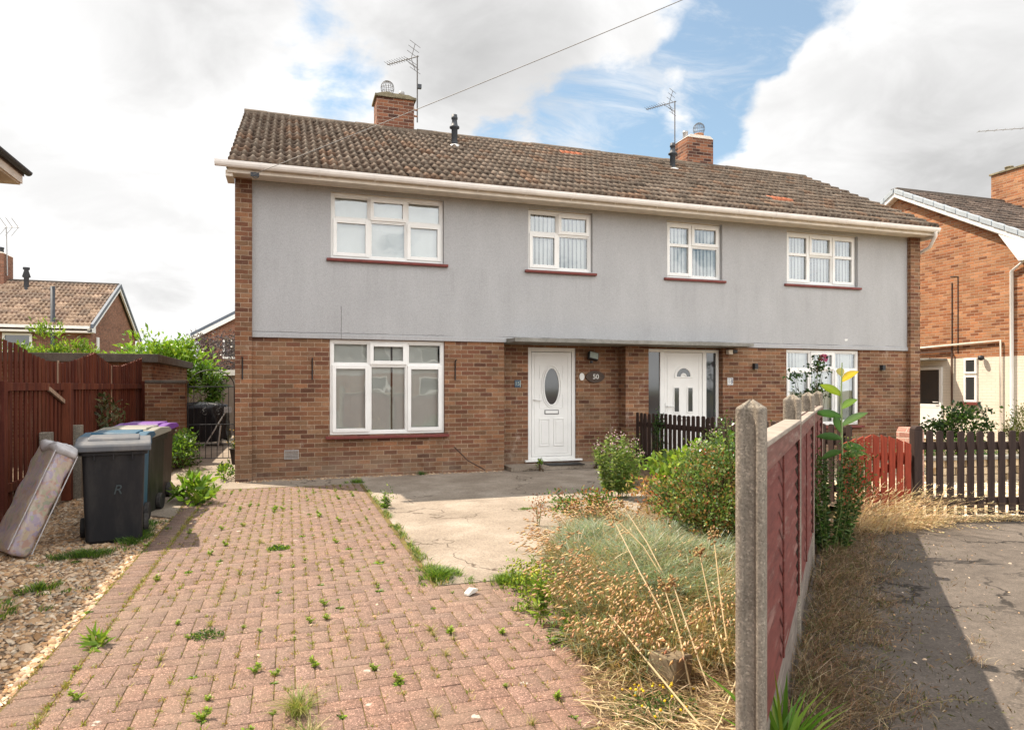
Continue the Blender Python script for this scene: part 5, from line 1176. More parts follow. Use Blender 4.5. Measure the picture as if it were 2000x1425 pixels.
shrub('fence_plant', 'dark leaved plant growing up the red fence behind the bins', 'plant', (-2.62, .35, 1.02), (.14, .34, .36), 12, 240, .11, .04, [(.05, .06, .02), (.09, .09, .035), (.12, .10, .05)], M_leaf, spread=.3)
shrub('weed_patch', 'overgrown green weeds below the garden wall beside the iron gate', 'weeds', (-1.95, 2.3, .30), (.30, .8, .34), 30, 1500, .08, .035, GREEN + LIME[:1], M_leaf, spread=.25)
shrub('dock_weed', 'bright green leafy dock at the corner of the block paving near the bins', 'weed', (-1.20, -1.95, .12), (.22, .28, .13), 12, 170, .16, .06, LIME + [(.12, .22, .03)], M_leaf, False, spread=.3, up=.9)
shrub('corner_weed', 'light green weed growing by the corner of the brick house near the gate', 'weed', (-.98, .35, .10), (.12, .45, .12), 14, 240, .07, .03, LIME + GREEN, M_leaf, False, spread=.3, up=.9)
# right: roses, yard shrubs
shrub('rose_bush', 'tall rose bush before the right ground floor window of number 18', 'rose', (9.15, -1.5, 1.62), (.46, .40, .40), 18, 400, .075, .05, DARKG + GREEN[:2], M_leaf, spread=.18, pods=(6, .07, [(.25, .10, .04), (.12, .12, .05)], 'bud'))
t = thing('rose_flower', 'single pink rose flower at the top of the tall rose bush', 'flower', (9.33, -1.52, 1.95)); f = Fol(); n = 70; u = rdir(n, .4); f.leaves(np.array([[9.33, -1.52, 2.02]]) + u * .035, u + rdir(n) * .5, .055, .05, [(.62, .16, .30), (.70, .24, .38), (.52, .10, .24)], .3); f.build('petals', M_leaf, t); f = Fol(); f.stalk([(9.25, -1.5, 1.6), (9.31, -1.52, 1.85), (9.33, -1.52, 2.0)], .006, .004, (.06, .09, .03)); f.build('stem', M_stem, t)
shrub('rose_bush', 'round white flecked rose bush before the white painted side wall', 'rose', (13.1, -1.2, .72), (.62, .5, .38), 26, 1300, .085, .06, DARKG + GREEN, M_leaf, spread=.2)
shrub('conifer', 'yellow green rounded conifer at the right edge behind the picket fence', 'conifer', (13.75, -2.2, .65), (.42, .42, .55), 40, 3200, .06, .02, [(.10, .14, .02), (.16, .19, .03), (.22, .23, .05)], M_leaf, spread=.16)
shrub('garden_shrub', 'low green plants along the stone wall behind the dark picket fence', 'plants', (10.6, -3.0, .32), (1.4, .3, .28), 26, 900, .07, .035, GREEN, M_leaf, False, spread=.2)
shrub('red_flowers', 'red flowering plant behind the dark pickets near the second door', 'plant', (6.95, -1.55, .42), (.28, .35, .34), 14, 320, .08, .03, GREEN + DARKG, M_leaf, pods=(60, .06, [(.45, .02, .03), (.35, .02, .05)], 'flower'))
shrub('climbing_weed', 'narrow dark green weed growing against the dark pickets', 'weed', (6.22, -.95, .52), (.08, .13, .46), 12, 320, .07, .025, DARKG + GREEN, M_leaf, spread=.3)
shrub('wall_weed', 'small green weed at the foot of the brick pillar between the doors', 'weed', (5.95, -.12, .20), (.12, .10, .22), 9, 110, .07, .04, GREEN, M_leaf, spread=.3)
shrub('wall_weed', 'small green weed on the step edge left of the oval glazed door', 'weed', (4.25, -.27, .10), (.05, .05, .11), 5, 40, .07, .03, LIME + GREEN, M_leaf, spread=.3)
shrub('wall_weed', 'small green weed on the step edge right of the oval glazed door', 'weed', (5.35, -.22, .12), (.05, .05, .11), 5, 40, .07, .03, GREEN, M_leaf, spread=.3)

# flower bed: mound of grey green dianthus with tan seed heads
BED = [(2.0, -6.45), (1.70, -7.3), (1.52, -8.1), (1.62, -8.55), (2.25, -8.62), (3.1, -7.75), (3.75, -6.9), (3.65, -5.9), (3.35, -4.9), (2.95, -5.0), (2.45, -5.7)]
def mound(x, y): return (.15 + .07 * h2(x * 2., y * 2., 1.4, 2.)) * np.exp(-(((x - 2.6) * .8 + (y + 6.8) * .0) ** 2 / .75 + ((y + 6.9) * .62) ** 2 / .95))
n = 26000; P = scatter(BED, n); z = mound(P[:, 0], P[:, 1]) - .03
f = Fol(); e = h2(P[:, 0], P[:, 1], 1.6, 1.)
front = np.clip((P[:, 1] * -1 - 7.5) / .9, 0, 1)
a = (rng.uniform(0, 1, n) > .30 + front * .45)
out = nrm(np.hstack([P - np.array([[2.7, -6.6]]), np.zeros((n, 1))]) * .8 + hdir(n) * .9)
f.blades(pts3(P, z)[a], out[a], rng.uniform(.07, .24, a.sum()) * (.55 + .75 * h2(P[a, 0], P[a, 1], 3.1, 4.)), rng.uniform(.4, 1.6, a.sum()), rng.uniform(.004, .009, a.sum()), BLUEG + [(.32, .32, .20), (.36, .34, .24), (.26, .33, .25), (.20, .26, .12)], .18, None)
f.blades(pts3(P, z)[~a], out[~a], rng.uniform(.06, .2, (~a).sum()), rng.uniform(.5, 2.2, (~a).sum()), rng.uniform(.004, .008, (~a).sum()), STRAW + TAN + [(.20, .22, .08), (.24, .28, .10)], .2)
tag(stuff(f.build('dianthus_mound', M_leaf)), 'mound of grey green narrow leaves in the flower bed beside the fence', 'ground cover')
n = 7000; P = scatter(BED, n); cen = np.array([2.75, -6.75]); dl = np.linalg.norm((P - cen) * [1., .75], axis=1)
keep = rng.uniform(0, 1, n) < np.clip((.05 + .85 * ((P[:, 0] < 2.2) | (P[:, 1] > -5.7)) + .45 * (P[:, 1] < -7.9) + .1 * (dl > .8)) * np.clip(2.6 * h2(P[:, 0] * 2.2, P[:, 1] * 2.2, 2.2, 1.) - .7, 0, 1), 0, 1); P = P[keep]; n = len(P); z = mound(P[:, 0], P[:, 1]) - .02
out = nrm(np.hstack([P - cen, np.zeros((n, 1))]) + np.array([[-.35, -.15, 0]]) + hdir(n) * .5)
f = Fol(); tip, dr = f.blades(pts3(P, z), out, rng.uniform(.16, .33, n), rng.uniform(.4, 1.0, n), .0032, TAN + [(.30, .24, .10)], .15)
f.pods(tip, dr * .7 + rdir(n) * .35 + np.array([-.25, 0, -.45]), rng.uniform(.032, .058, n), rng.uniform(.005, .0078, n), [(.52, .33, .17), (.62, .42, .23), (.46, .27, .13), (.68, .51, .31), (.56, .38, .21)])
tag(stuff(f.build('dry_seed_heads', M_dry)), 'tan dry seed heads nodding over the edge of the flower bed', 'seed heads')
# straw and litter at the front of the bed
FR = [(1.28, -8.9), (1.5, -8.35), (2.2, -8.45), (2.6, -8.5), (1.6, -9.55), (1.15, -9.6)]
n = 5200; P = scatter(FR, n); f = Fol()
f.leaves(pts3(P, rng.uniform(-.005, .05, n)), hdir(n) + rng.normal(0, .22, (n, 3)) * [0, 0, 1], rng.uniform(.03, .16, n), rng.uniform(.002, .005, n), STRAW + [(.30, .20, .12), (.36, .25, .15), (.22, .14, .08)], .05)
tag(stuff(f.build('dry_straw', M_dry)), 'flattened pale straw and dead leaves at the front of the flower bed', 'straw')
def low_patch(name, label, c, r, n, pal, L=.03, W_=.014, flower=None, hgt=.05):
    f = Fol(); a = rng.uniform(0, 2 * PI, n); q = np.sqrt(rng.uniform(0, 1, n)); P = np.stack([c[0] + r[0] * q * np.cos(a), c[1] + r[1] * q * np.sin(a), rng.uniform(0, 1, n) * hgt * (1.15 - q)], 1)
    f.leaves(P, rdir(n, .7), L * rng.uniform(.5, 1.3, n), W_, pal, .1)
    t = thing(name, label, 'plant', (c[0], c[1], 0)); f.build('foliage', M_leaf, t)
    if flower:
        ff = Fol(); m_ = flower; a = rng.uniform(0, 2 * PI, m_); q = np.sqrt(rng.uniform(0, 1, m_)); P = np.stack([c[0] + r[0] * q * np.cos(a), c[1] + r[1] * q * np.sin(a), hgt * (1.2 - .5 * q) + .01], 1)
        ff.pods(P, rdir(m_, 1.5), .014, .009, [(.75, .52, .02), (.80, .60, .04)]); ff.build('flower', M_leaf, t)
low_patch('trefoil', 'low yellow flowered trefoil patch at the front of the flower bed', (1.62, -8.85), (.22, .16), 900, GREEN + [(.16, .20, .05)], .022, .012, 26, .06)
low_patch('trefoil', 'small yellow flowered trefoil patch nearest the concrete post foot', (1.52, -9.28), (.13, .10), 450, GREEN + [(.16, .20, .05)], .02, .012, 10, .06)
low_patch('green_cushion', 'bright green cushion of weeds in the bed below the seed heads', (1.78, -8.45), (.18, .13), 600, GREEN + LIME[:1] + [(.18, .19, .05)], .025, .012, 0, .09)
o = thing('concrete_block', 'tilted mossy concrete block lying in the straw of the flower bed', 'block', (1.83, -8.62, 0), R(28)); b = MB(); b.box(-.085, -.08, -.03, .085, .08, .15, Matrix.Rotation(.12, 4, 'Y')); b.build('block', plain('mossy_block', (.19, .145, .09), .95, .4, 14., .6), o, .012, True)
for (x0, y0, z0, x1, y1, z1, lab) in [(1.30, -8.72, .02, 1.95, -9.25, .03, 'pale thick dead stem lying across the front edge of the flower bed'), (1.28, -8.68, .02, 1.72, -9.05, .02, 'thinner pale dead stem lying beside the thick one in the bed'), (1.50, -9.35, .02, 2.15, -8.75, .05, 'long brownish dead stem lying from the post towards the stone block'),
    (1.63, -8.35, .28, 1.70, -9.12, .02, 'dead stem leaning down across the trefoil patch'), (1.92, -8.42, .42, 1.86, -8.78, .0, 'dead stem standing in front of the mossy block'), (1.95, -8.45, .46, 1.93, -8.85, .0, 'dead stem standing right beside the mossy block'), (2.22, -8.3, .55, 2.1, -8.75, .0, 'tall dead stem with brown head between block and post'),
    (2.45, -8.1, .60, 2.2, -8.62, .02, 'tall pale dead stem nearest the concrete post'), (2.12, -8.75, .12, 1.90, -9.35, .01, 'forked straw stem lying down towards the lane corner'), (2.05, -7.55, .62, 2.10, -8.2, .1, 'tall dead stem rising from the middle of the mound'), (2.35, -7.1, .62, 2.45, -7.6, .15, 'dead stem with tan cluster rising above the mound'), (2.2, -7.15, .60, 2.42, -7.65, .15, 'slanting dead stem on top of the mound')]:
    t = thing('dead_stem', lab, 'stem', (x1, y1, 0), 0, 'dead stems in the flower bed'); f = Fol(); A = np.array([x1, y1, z1]); Bq = np.array([x0, y0, z0]); mid = (A + Bq) / 2 + rng.normal(0, .02, 3); mid[2] = max(mid[2], .012)
    f.stalk([A, A * .6 + mid * .4, mid, Bq * .5 + mid * .5, Bq], .0058, .0032, STRAW[rng.integers(0, 2)], 6); f.build('stalk', M_dry, t)
    if z0 > .4: f = Fol(); P = Bq + rng.normal(0, .018, (22, 3)); f.pods(P, rdir(22, .5), .03, .008, TAN); f.build('seed_head', M_dry, t)

# dense bush, leafy plants and tall asters at the back of the bed
shrub('cotoneaster_bush', 'dense glossy small leaved bush with a few red leaves left of the nearest fence post', 'bush', (3.88, -6.0, .40), (.60, .62, .45), 90, 8200, .040, .024, [(.045, .09, .022), (.08, .15, .035), (.12, .19, .05), (.16, .22, .06), (.22, .26, .08), (.24, .17, .06), (.30, .15, .06)], M_leaf, spread=.13, pods=(90, .022, [(.40, .06, .03), (.45, .12, .05)], 'red_leaf'))
shrub('cotoneaster_bush', 'taller upright glossy bush behind the nearest concrete fence post', 'bush', (4.25, -5.85, .62), (.40, .42, .55), 60, 5200, .03, .02, GREEN + DARKG[2:3] + [(.14, .22, .06), (.2, .26, .08)], M_gloss, spread=.15)
shrub('leafy_plant', 'yellow green jagged leaved plants in front of the dark pickets', 'plant', (4.85, -4.5, .42), (.75, .65, .34), 44, 2100, .11, .06, LIME + [(.16, .22, .04), (.22, .26, .04), (.10, .17, .03)], M_leaf, spread=.2, pods=None)
shrub('dry_dock', 'rust brown dry dock plants among the green leaves of the bed', 'plant', (4.15, -4.95, .30), (.65, .45, .20), 30, 900, .06, .025, RUST + TAN + [(.24, .22, .06)], M_leaf, spread=.2)
shrub('rust_weeds', 'low rusty and green weeds at the far tip of the tan mound', 'plant', (3.05, -4.85, .20), (.42, .35, .18), 26, 1100, .045, .022, RUST + GREEN + LIME[:1], M_leaf, spread=.22)
def aster(name, label, base, h, r, nst, lean, pal, nl=26, L=.06, W_=.018, fl=None):
    t = thing(name, label, 'plant', base); f = Fol(); s = Fol(); fo = Fol(); base = np.array(base, float)
    for k in range(nst):
        a = rng.uniform(0, 2 * PI); q = r * math.sqrt(rng.uniform(.02, 1)); hh = h * rng.uniform(.72, 1.0) * (1 - .35 * q / r)
        b0 = base + [q * .4 * math.cos(a), q * .4 * math.sin(a), 0]; tp = base + [q * math.cos(a) + lean[0] * hh, q * math.sin(a) + lean[1] * hh, hh]; mid = b0 * .5 + tp * .5 + rng.normal(0, .02, 3)
        s.stalk([b0, mid, tp], .004, .002, (.16, .19, .06), 5)
        w = rng.uniform(.12, 1, nl)[:, None]; P = np.where(w < .5, b0 + (mid - b0) * w * 2, mid + (tp - mid) * (w * 2 - 1)); f.leaves(P, hdir(nl) + rdir(nl, .9) * .7, L * rng.uniform(.5, 1.2, nl) * (1.15 - .5 * w[:, 0]), W_ * rng.uniform(.8, 1.3, nl), pal, .1)
        m_ = 26; P = tp + rng.normal(0, 1, (m_, 3)) * [.05, .05, .07] - [0, 0, .04]; f.leaves(P, rdir(m_, .8), .035, .012, pal, .1)
        if fl and rng.uniform() < .7: PP = tp + rng.normal(0, .028, (9, 3)) + [0, 0, .03]; fo.pods(PP, rdir(9, 1.5), .022, .010, fl)
    f.build('foliage', M_leaf, t); s.build('stem', M_stem, t)
    if fo.n: fo.build('flower', M_leaf, t)
    return t
PINK = [(.58, .42, .50), (.66, .50, .56), (.45, .32, .36)]
ASTG = [(.12, .20, .045), (.18, .26, .06), (.24, .32, .08), (.28, .33, .10), (.09, .15, .04)]
aster('thistle', 'tall pink topped weed in front of the brick pillar, left of the dark pickets', (4.22, -3.35, 0), 1.0, .34, 26, (.02, 0), ASTG, 80, .085, .028, PINK)
aster('thistle', 'tall pink topped weed just left of the nearest concrete post', (4.35, -5.1, 0), 1.18, .24, 18, (.02, .0), ASTG, 80, .07, .024, PINK)
aster('thistle', 'smaller pale topped weed between the two taller pink ones', (4.75, -4.55, 0), .92, .16, 8, (0, 0), ASTG, 24, .06, .02, PINK)
aster('seedling', 'low green weeds between slab and pillar beside the tall pink weed', (4.62, -2.6, 0), .42, .32, 16, (0, 0), GREEN + LIME, 18, .06, .025)
aster('willowherb', 'upright bright green weed at the edge of paving and seed heads', (1.52, -7.62, 0), .40, .05, 4, (0, 0), LIME, 46, .085, .016, [(.40, .42, .05)])
aster('willowherb', 'shorter bright green weed beside the upright one at the bed edge', (1.50, -7.95, 0), .22, .05, 3, (0, 0), LIME + GREEN, 26, .06, .014)
aster('spurge', 'yellow green spurge at the lower corner of the concrete drive', (1.62, -6.95, 0), .22, .16, 10, (0, 0), LIME + [(.26, .30, .04)], 16, .04, .014, [(.42, .45, .06)])
aster('spurge', 'yellow green weed sprig on the bed edge above the paving', (1.52, -7.35, 0), .16, .08, 5, (0, 0), LIME + [(.3, .3, .05)], 16, .04, .014)
aster('dock_stalk', 'thin dry reddish stalks standing on the concrete drive edge', (2.55, -4.75, 0), .34, .06, 5, (.02, 0), RUST, 5, .03, .008)
# weed line along the drive edge and patches on the slab
n = 5200; e = rng.uniform(0, 1, n) ** .8; yy = -.9 - 5.7 * e; dens = np.clip(.05 + .9 * (h2(yy * 1.9, yy, 2.5, .4) - .25) * (.25 + e), 0, 1); k = rng.uniform(0, 1, n) < dens; yy = yy[k]; e = e[k]; n = len(yy); xx = 1.09 + rng.normal(0, 1, n) * (.014 + .055 * e * e * h2(yy, yy, 2.2, 3.))
f = Fol(); f.blades(np.stack([xx, yy, np.zeros(n)], 1), hdir(n), rng.uniform(.015, .04, n) * (1 + e), rng.uniform(.3, 1.5, n), rng.uniform(.004, .008, n), LIME[:2] + GREEN + [(.28, .28, .07), (.36, .30, .12), (.30, .24, .09), (.22, .24, .06)])
tag(stuff(f.build('grass_strip', M_leaf)), 'strip of grass and weeds between the block paving and the concrete drive', 'grass')
aster('ragwort', 'leafy upright weed standing on the grass strip beside the concrete drive', (1.12, -3.15, 0), .24, .05, 4, (0, 0), GREEN + LIME, 24, .07, .02)
def grass_clump(name, label, c, r, n, H_, pal, w=.005, k=(.4, 1.3), cat='grass'):
    m_ = max(3, n // 22); ka = rng.uniform(0, 2 * PI, m_); kq = np.minimum(np.abs(rng.normal(0, .55, m_)), 1.5); kk = rng.integers(0, m_, n)
    a = ka[kk] + rng.normal(0, .15, n); q = kq[kk]; P = np.stack([c[0] + r[0] * q * np.cos(ka[kk]) + rng.normal(0, min(.022, r[0] * .3), n), c[1] + r[1] * q * np.sin(ka[kk]) + rng.normal(0, min(.022, r[1] * .3), n), np.zeros(n) - .003], 1); q = np.minimum(q, 1.2)
    out = nrm(np.stack([np.cos(a), np.sin(a), 0 * a], 1) + hdir(n) * .8); f = Fol(); f.blades(P, out, H_ * rng.uniform(.45, 1.1, n) * (1.15 - .5 * q), rng.uniform(*k, n), w * rng.uniform(.7, 1.3, n), pal)
    t = thing(name, label, cat, (c[0], c[1], 0)); f.build('blades', M_leaf, t); return t
grass_clump('grass_clump', 'dense green grass clump at the lower left corner of the concrete drive', (1.12, -6.35), (.17, .22), 1500, .09, LIME + GREEN)
grass_clump('grass_clump', 'green grass and clover along the bottom edge of the concrete drive', (1.62, -6.68), (.30, .10), 1500, .09, LIME + GREEN)
grass_clump('grass_clump', 'flat green grass patch growing in the middle of the concrete drive', (3.45, -3.4), (.26, .28), 900, .045, LIME + GREEN, .005)
grass_clump('grass_clump', 'thin sliver of grass in the concrete drive left of the bigger patch', (2.78, -3.75), (.16, .04), 260, .035, LIME + GREEN)
grass_clump('grass_clump', 'fine leaved grass tuft on the block paving at the bottom of the photo', (.04, -8.36), (.06, .05), 300, .15, [(.20, .24, .05), (.28, .29, .08), (.40, .34, .14), (.16, .22, .04)], .0028, (.5, 1.8))
grass_clump('grass_clump', 'second wispy grass tuft just below the larger fine one', (.07, -8.62), (.05, .03), 170, .09, [(.14, .20, .04), (.24, .28, .06), (.46, .40, .2)], .0028, (.6, 2.))
grass_clump('grass_patch', 'green grass at the foot of the bins on the gravel', (-1.45, -3.9), (.18, .85), 2600, .07, GREEN + LIME[:1], .005)
grass_clump('grass_patch', 'grass tufts in the gravel in front of the dark grey bin', (-1.72, -4.72), (.34, .20), 1200, .07, GREEN + LIME[:1], .005)
grass_clump('grass_patch', 'green weeds in the gravel at the lower left edge', (-2.0, -6.35), (.42, .32), 1500, .08, GREEN + LIME, .006)
grass_clump('grass_patch', 'small green weeds in the gravel beside the soldier edge', (-1.75, -5.75), (.3, .2), 420, .06, GREEN + LIME, .006)
grass_clump('grass_patch', 'green weeds between paving and side path by the house corner', (-1.12, -1.1), (.14, .75), 1100, .07, LIME + GREEN, .006)
grass_clump('grass_patch', 'weeds on the side path before the iron gate', (-1.55, 1.0), (.25, .9), 800, .08, GREEN + LIME, .006)
grass_clump('grass_tuft', 'grass tuft where paving, drive and house shadow meet', (1.0, -.75), (.10, .10), 260, .10, GREEN + LIME, .006)
grass_clump('grass_tuft', 'small grass tuft at the wall foot below the big ground floor window', (2.15, -.14), (.12, .05), 140, .09, GREEN, .006)

# weeds in the paving joints: three kinds, each copied
def weed_proto(kind):
    f = Fol()
    if kind == 0: n = 22; D = hdir(n) + np.array([0, 0, .35]) * rng.uniform(.3, 2., (n, 1)); f.leaves(rng.normal(0, .004, (n, 3)) * [1, 1, 0], D, rng.uniform(.018, .045, n), .011, GREEN[1:3] + LIME + [(.30, .33, .07)], .15)
    elif kind == 1:
        for k in range(3):
            tp = np.array([rng.normal(0, .012), rng.normal(0, .012), rng.uniform(.025, .055)]); w = rng.uniform(.1, 1, 14)[:, None]; f.leaves(tp * w, hdir(14) + [0, 0, .5], rng.uniform(.016, .032, 14), .010, LIME + [(.30, .36, .07)], .1); f.stalk([(0, 0, 0), tp * .5, tp], .0018, .001, (.14, .20, .04), 4)
    else: n = 26; f.blades(rng.normal(0, .008, (n, 3)) * [1, 1, 0], hdir(n), rng.uniform(.03, .07, n), rng.uniform(.5, 1.6, n), .0035, [(.36, .29, .10), (.28, .26, .07), (.42, .33, .15), (.22, .24, .05)])
    return f.build(['rosette_weed', 'sprig_weed', 'dry_weed'][kind], M_leaf)
WL = ['small green rosette weed growing in a joint of the block paving', 'small upright bright green weed growing in a joint of the block paving', 'small yellowish dry weed tuft growing in a joint of the block paving']
protos = [weed_proto(k) for k in range(3)]; used = [False] * 3
Bc = [q for q in blocks if -9.3 < q[1] < -1.0]
for i in range(240):
    bx, by, bw, bh = random.choice(Bc); k = random.choice((0, 1, 1, 2, 2)); sc = random.uniform(.35, 1.15) * (1.25 if random.random() < .12 else 1.)
    o = protos[k] if not used[k] else protos[k].copy()
    if used[k]: COL.objects.link(o)
    used[k] = True; o.location = (bx + random.choice((0, bw)), by + random.choice((0., 1., random.random())) * bh, -.004); o.rotation_euler = (0, 0, random.uniform(0, 6.3)); o.scale = (sc,) * 3
    tag(o, WL[k], 'weed', ['rosette weeds in the paving', 'upright weeds in the paving', 'dry weeds in the paving'][k])
low_patch('plantain', 'largest bright green plantain on the soldier edge of the paving, lower left', (-1.06, -7.15), (.05, .05), 60, LIME + [(.2, .3, .04)], .11, .022, 0, .03)
low_patch('clover_patch', 'bright green cushion weed in the middle of the block paving', (-.09, -5.0), (.10, .06), 320, GREEN + LIME, .028, .014, 0, .035)
low_patch('clover_patch', 'feathery green weed patch left of the fine grass tuft', (-.47, -7.2), (.10, .06), 260, GREEN + [(.2, .24, .06)], .024, .008, 0, .05)
low_patch('clover_patch', 'brown headed clover patch at the bottom edge of the photo', (.33, -8.78), (.20, .05), 260, RUST + GREEN + LIME[:1], .03, .018, 0, .04)
o = MB(); o.prism([(0, 0), (.10, .012), (.105, .03), (.05, .045), (0, .02)], 0, .045, 'y', Matrix.Translation((1.22, -6.93, .004)) @ Matrix.Rotation(.6, 4, 'Z')); tag(o.build('paper_litter', M_whitepaint, None, .004), 'crumpled piece of white paper on the paving below the concrete drive', 'litter')
b = MB(); b.tube([(2.72, -.10, .46), (2.95, -.16, .22), (3.25, -.2, .05)], .012, 6); tag(b.build('fallen_stick', M_midwood), 'thin brown stick leaning on the brick wall right of the ground floor window', 'stick')
b = MB(); b.box(4.45, -.20, .077, 5.15, .12, .092); tag(b.build('doormat', M_rubber, None, .004), 'black doormat on the step under the oval glazed door', 'mat')

# lane side: dry verge along the panels, tall weed, gate grass
def lane(s_, d): # s along the fence from the first post, d metres out into the lane
    u = np.array([.7071, .7071]); nrm_ = np.array([.7071, -.7071]); return np.array([1.545, -9.64]) + np.outer(s_, u) + np.outer(d, nrm_)
n = 8500; ncl = 260; cs = rng.uniform(-.15, 5.6, ncl); cdd = (np.abs(rng.normal(0, 1, ncl)) * (.16 + .30 * h2(cs * 1.7, cs * .6, 1.9, .7) ** 2) + .04); kk = rng.integers(0, ncl, n)
s_ = cs[kk] + rng.normal(0, .05, n); d = np.abs(cdd[kk] + rng.normal(0, .04, n)) + .02; P = lane(s_, d)
f = Fol(); out = nrm(np.hstack([np.tile([[.7, -.7]], (n, 1)), np.zeros((n, 1))]) * .7 + hdir(n)); hgt = rng.uniform(.05, .26, n) * np.exp(-d * 1.3)
f.blades(pts3(P, -.02), out, hgt, rng.uniform(.6, 2.4, n), rng.uniform(.002, .0045, n), [(.30, .20, .11), (.24, .15, .085), (.18, .11, .065), (.14, .13, .05), (.36, .26, .16), (.48, .38, .25), (.12, .075, .05), (.27, .14, .08)], .25)
tag(stuff(f.build('dry_grass', M_dry)), 'dry grass and dead weeds along the lane side of the panel fence', 'dry grass')
n = 6500; s_ = rng.uniform(-.1, 5.4, n); d = np.abs(rng.normal(0, .36, n)) * (.6 + .8 * h2(s_ * 2, s_, 1.4, 5.)) + .04; P = lane(s_, d); f = Fol()
f.leaves(pts3(P, rng.uniform(-.015, .07, n)), rdir(n, .4), rng.uniform(.015, .05, n), .008, [(.10, .075, .05), (.16, .11, .07), (.12, .12, .05), (.26, .18, .11)], .1)
tag(stuff(f.build('dead_leaves', M_dry)), 'brown dead leaves and weed litter at the fence foot on the lane', 'litter')
# knotgrass runners
for k, (s0, d0, dx_, ln) in enumerate([(.25, .35, .25, .55), (.05, .4, .1, .5), (.9, .4, .45, .45), (-.2, .35, -.1, .5), (.5, .45, .0, .5)]):
    A = lane(np.array([s0]), np.array([d0]))[0]; Bq = lane(np.array([s0 + dx_]), np.array([d0 + ln]))[0]; lab = ['longest trailing weed runner reaching out over the asphalt', 'trailing weed runner on the asphalt at the bottom of the photo', 'trailing weed runner beyond the longest one on the lane', 'trailing weed runner nearest the camera on the lane', 'short trailing weed runner between longer ones on the lane'][k]
    t = thing('weed_runner', lab, 'weed', (A[0], A[1], -.02), 0, 'weed runners on the lane'); f = Fol(); q = np.linspace(0, 1, 9)[:, None]; C_ = np.hstack([A + (Bq - A) * q + rng.normal(0, .015, (9, 2)), .02 + .03 * np.sin(q * 3)]); f.stalk(C_, .0025, .0014, (.30, .22, .12), 4); P = C_[rng.integers(0, 9, 60)] + rng.normal(0, .012, (60, 3)); f.leaves(P, rdir(60, .5), .016, .008, [(.20, .20, .07), (.28, .24, .10), (.34, .26, .15)], .1); f.build('runner', M_leaf, t)
# grass before the gate
def plume_grass(name, label, poly, n, H_, k, seed=True, kind=None):
    P = scatter(poly, n); f = Fol(); out = nrm(hdir(n) * .7 + np.array([[.75, -.45, 0]])); tip, dr = f.blades(pts3(P, -.02), out, rng.uniform(.35, 1., n) * H_, rng.uniform(*k, n), .0062, [(.50, .34, .18), (.58, .42, .24), (.42, .27, .13), (.60, .47, .29)], .14)
    m_ = rng.uniform(0, 1, n) < .28
    for q in range(7): f.pods(tip[m_] - dr[m_] * .016 * q + rng.normal(0, .005, (m_.sum(), 3)), dr[m_] + rdir(m_.sum()) * .35, .028, .0048, STRAW)
    return tag(stuff(f.build(name, M_dry)), label, 'dry grass')
plume_grass('gate_grass', 'tall dry grass in front of the red gate', [(5.45, -5.75), (6.1, -5.50), (6.75, -5.75), (6.9, -6.05), (6.0, -6.2), (5.2, -6.15)], 620, .62, (.4, 2.4))
plume_grass('gate_grass', 'dry grass along the foot of the dark picket fence', [(6.7, -5.72), (8.3, -6.12), (8.3, -6.22), (6.7, -5.85)], 420, .12, (.6, 1.8))
f = Fol(); n = 1500; P = scatter([(5.2, -5.75), (6.7, -5.7), (6.9, -6.15), (5.0, -6.25)], n); f.leaves(pts3(P, rng.uniform(-.015, .05, n)), hdir(n) + rng.normal(0, .2, (n, 3)) * [0, 0, 1], rng.uniform(.05, .2, n), .004, STRAW + TAN, .05); tag(stuff(f.build('dry_straw', M_dry)), 'flattened straw on the lane in front of the red gate', 'straw')
aster('mugwort', 'dense dark green feathery weed against the third concrete post', (4.70, -6.64, -.02), 1.18, .32, 26, (.03, -.02), DARKG[1:3] + GREEN + [(.08, .13, .04), (.12, .17, .05)], 100, .06, .018)
t = thing('wild_lettuce', 'tall weed with large oblong leaves, one yellow, rising above the concrete posts', 'weed', (4.85, -6.60, -.02)); f = Fol(); s = Fol(); s.stalk([(4.85, -6.60, -.02), (4.85, -6.62, .9), (4.83, -6.63, 1.45), (4.84, -6.63, 1.72)], .012, .005, (.22, .28, .12), 7); s.build('stem', M_stem, t)
cr_ = np.array([.9506, -.3104, 0])
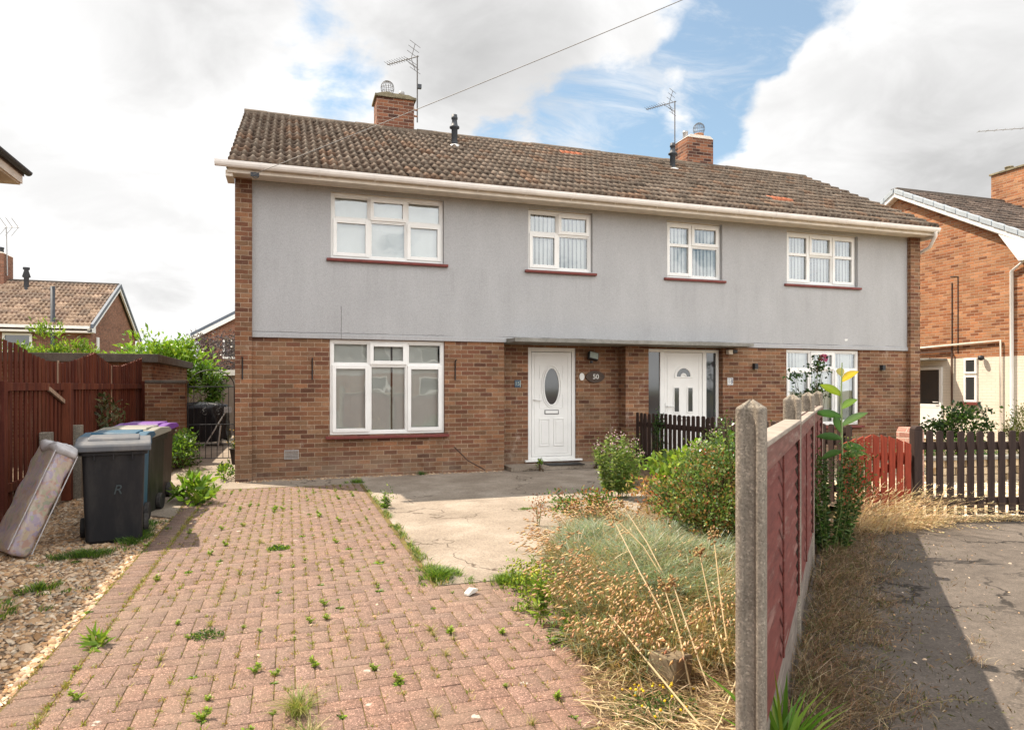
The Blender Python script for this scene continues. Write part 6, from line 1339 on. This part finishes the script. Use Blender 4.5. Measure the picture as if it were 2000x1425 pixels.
for z_, side, L_, upv, c_ in [(1.55, 1, .17, .9, (.62, .45, .05)), (1.42, -1, .20, .75, (.22, .30, .03)), (1.30, 1, .16, .9, (.16, .27, .06)), (1.22, -1, .22, .35, (.05, .12, .03)), (1.14, 1, .24, .7, (.12, .20, .08)), (1.08, -.3, .17, .9, (.06, .14, .03)), (1.02, -1, .20, .3, (.05, .12, .03)), (.95, 1, .18, .1, (.05, .11, .03)), (.90, -1, .16, -.1, (.06, .13, .03)), (1.60, -.2, .10, 1.5, (.40, .36, .12)), (.86, 1, .2, .3, (.08, .15, .04))]:
    P = np.array([[4.84, -6.625, z_]]); D = cr_[None] * side + np.array([[0, 0, upv]]); D = nrm(D)
    S_ = nrm(np.cross(D, np.array([[.31, .95, .25]]))); q = np.linspace(0, 1, 7); L_ = L_ * 1.25; W_ = .075 * np.sin(PI * np.clip(q * .93 + .07, 0, 1)) ** .8; ctr = P + D * L_ * q[:, None] + np.array([[0, 0, -.05]]) * (q ** 2)[:, None]
    U = np.cross(S_, D); V = np.vstack([ctr - S_ * W_[:, None] * .5 + U * W_[:, None] * .18, ctr, ctr + S_ * W_[:, None] * .5 + U * W_[:, None] * .18]); F = [(i, i + 1, 7 + i + 1, 7 + i) for i in range(6)] + [(7 + i, 7 + i + 1, 14 + i + 1, 14 + i) for i in range(6)]
    cc = np.tile(np.array([c_]), (21, 1)); cc[7:14] *= 1.35; f._add(V, cc, np.array(F))
f.build('leaf', M_leaf, t); f = Fol(); P = np.array([[4.95, -6.66, .88]]) + rng.normal(0, .07, (90, 3)); f.pods(P, rdir(90, .5), .022, .007, [(.30, .26, .10), (.42, .33, .15), (.35, .20, .12)]); f.build('bud', M_leaf, t)
grass_clump('iris_clump', 'long drooping green strap leaves beside the foot of the nearest post', (1.80, -9.50), (.10, .06), 80, .34, [(.08, .17, .015), (.12, .24, .02), (.18, .28, .03), (.22, .28, .05)], .024, (.3, 1.1), 'plant')

# ------------------------------------------------------------------ across the road (seen as a reflection in the panes)
O = thing('far_house', 'house across the road, seen only as a reflection in the ground floor window', 'house', (4, -38, 0))
b = MB(); b.prism([(-6, -.3), (12, -.3), (12, 2.5), (-6, 2.5)], -38.2, -38.); b.build('brick_wall', M_brick_far, O)
b = MB(); b.prism([(-6, 2.501), (12, 2.501), (12, 4.9), (-6, 4.9)], -38.2, -38.02); b.build('rendered_wall', M_render, O)
b = MB(); b.prism([(-37.5, 4.8), (-42, 7.3), (-46.5, 4.8)], -6.4, 12.4, 'x'); b.build('roof', M_tileplain, O)
for xa in (-4, 0, 5, 9):
    for z in (1.0, 3.3): b = MB(); frame_box(b, xa, xa + 1.8, z, z + 1.1, .1, -38.0, -37.95); w_ = b.build('window', M_upvc, O); b = MB(); b.box(xa + .1, -37.99, z + .1, xa + 1.7, -37.97, z + 1.0); b.build('pane', M_dglass, w_)
o = thing('garden_wall', 'low brick wall across the road, seen only as a reflection in the panes', 'wall', (4, -29, 0)); b = MB(); b.box(-20, -29.2, -.1, 24, -29, .9); b.build('brickwork', M_brick_far, o)
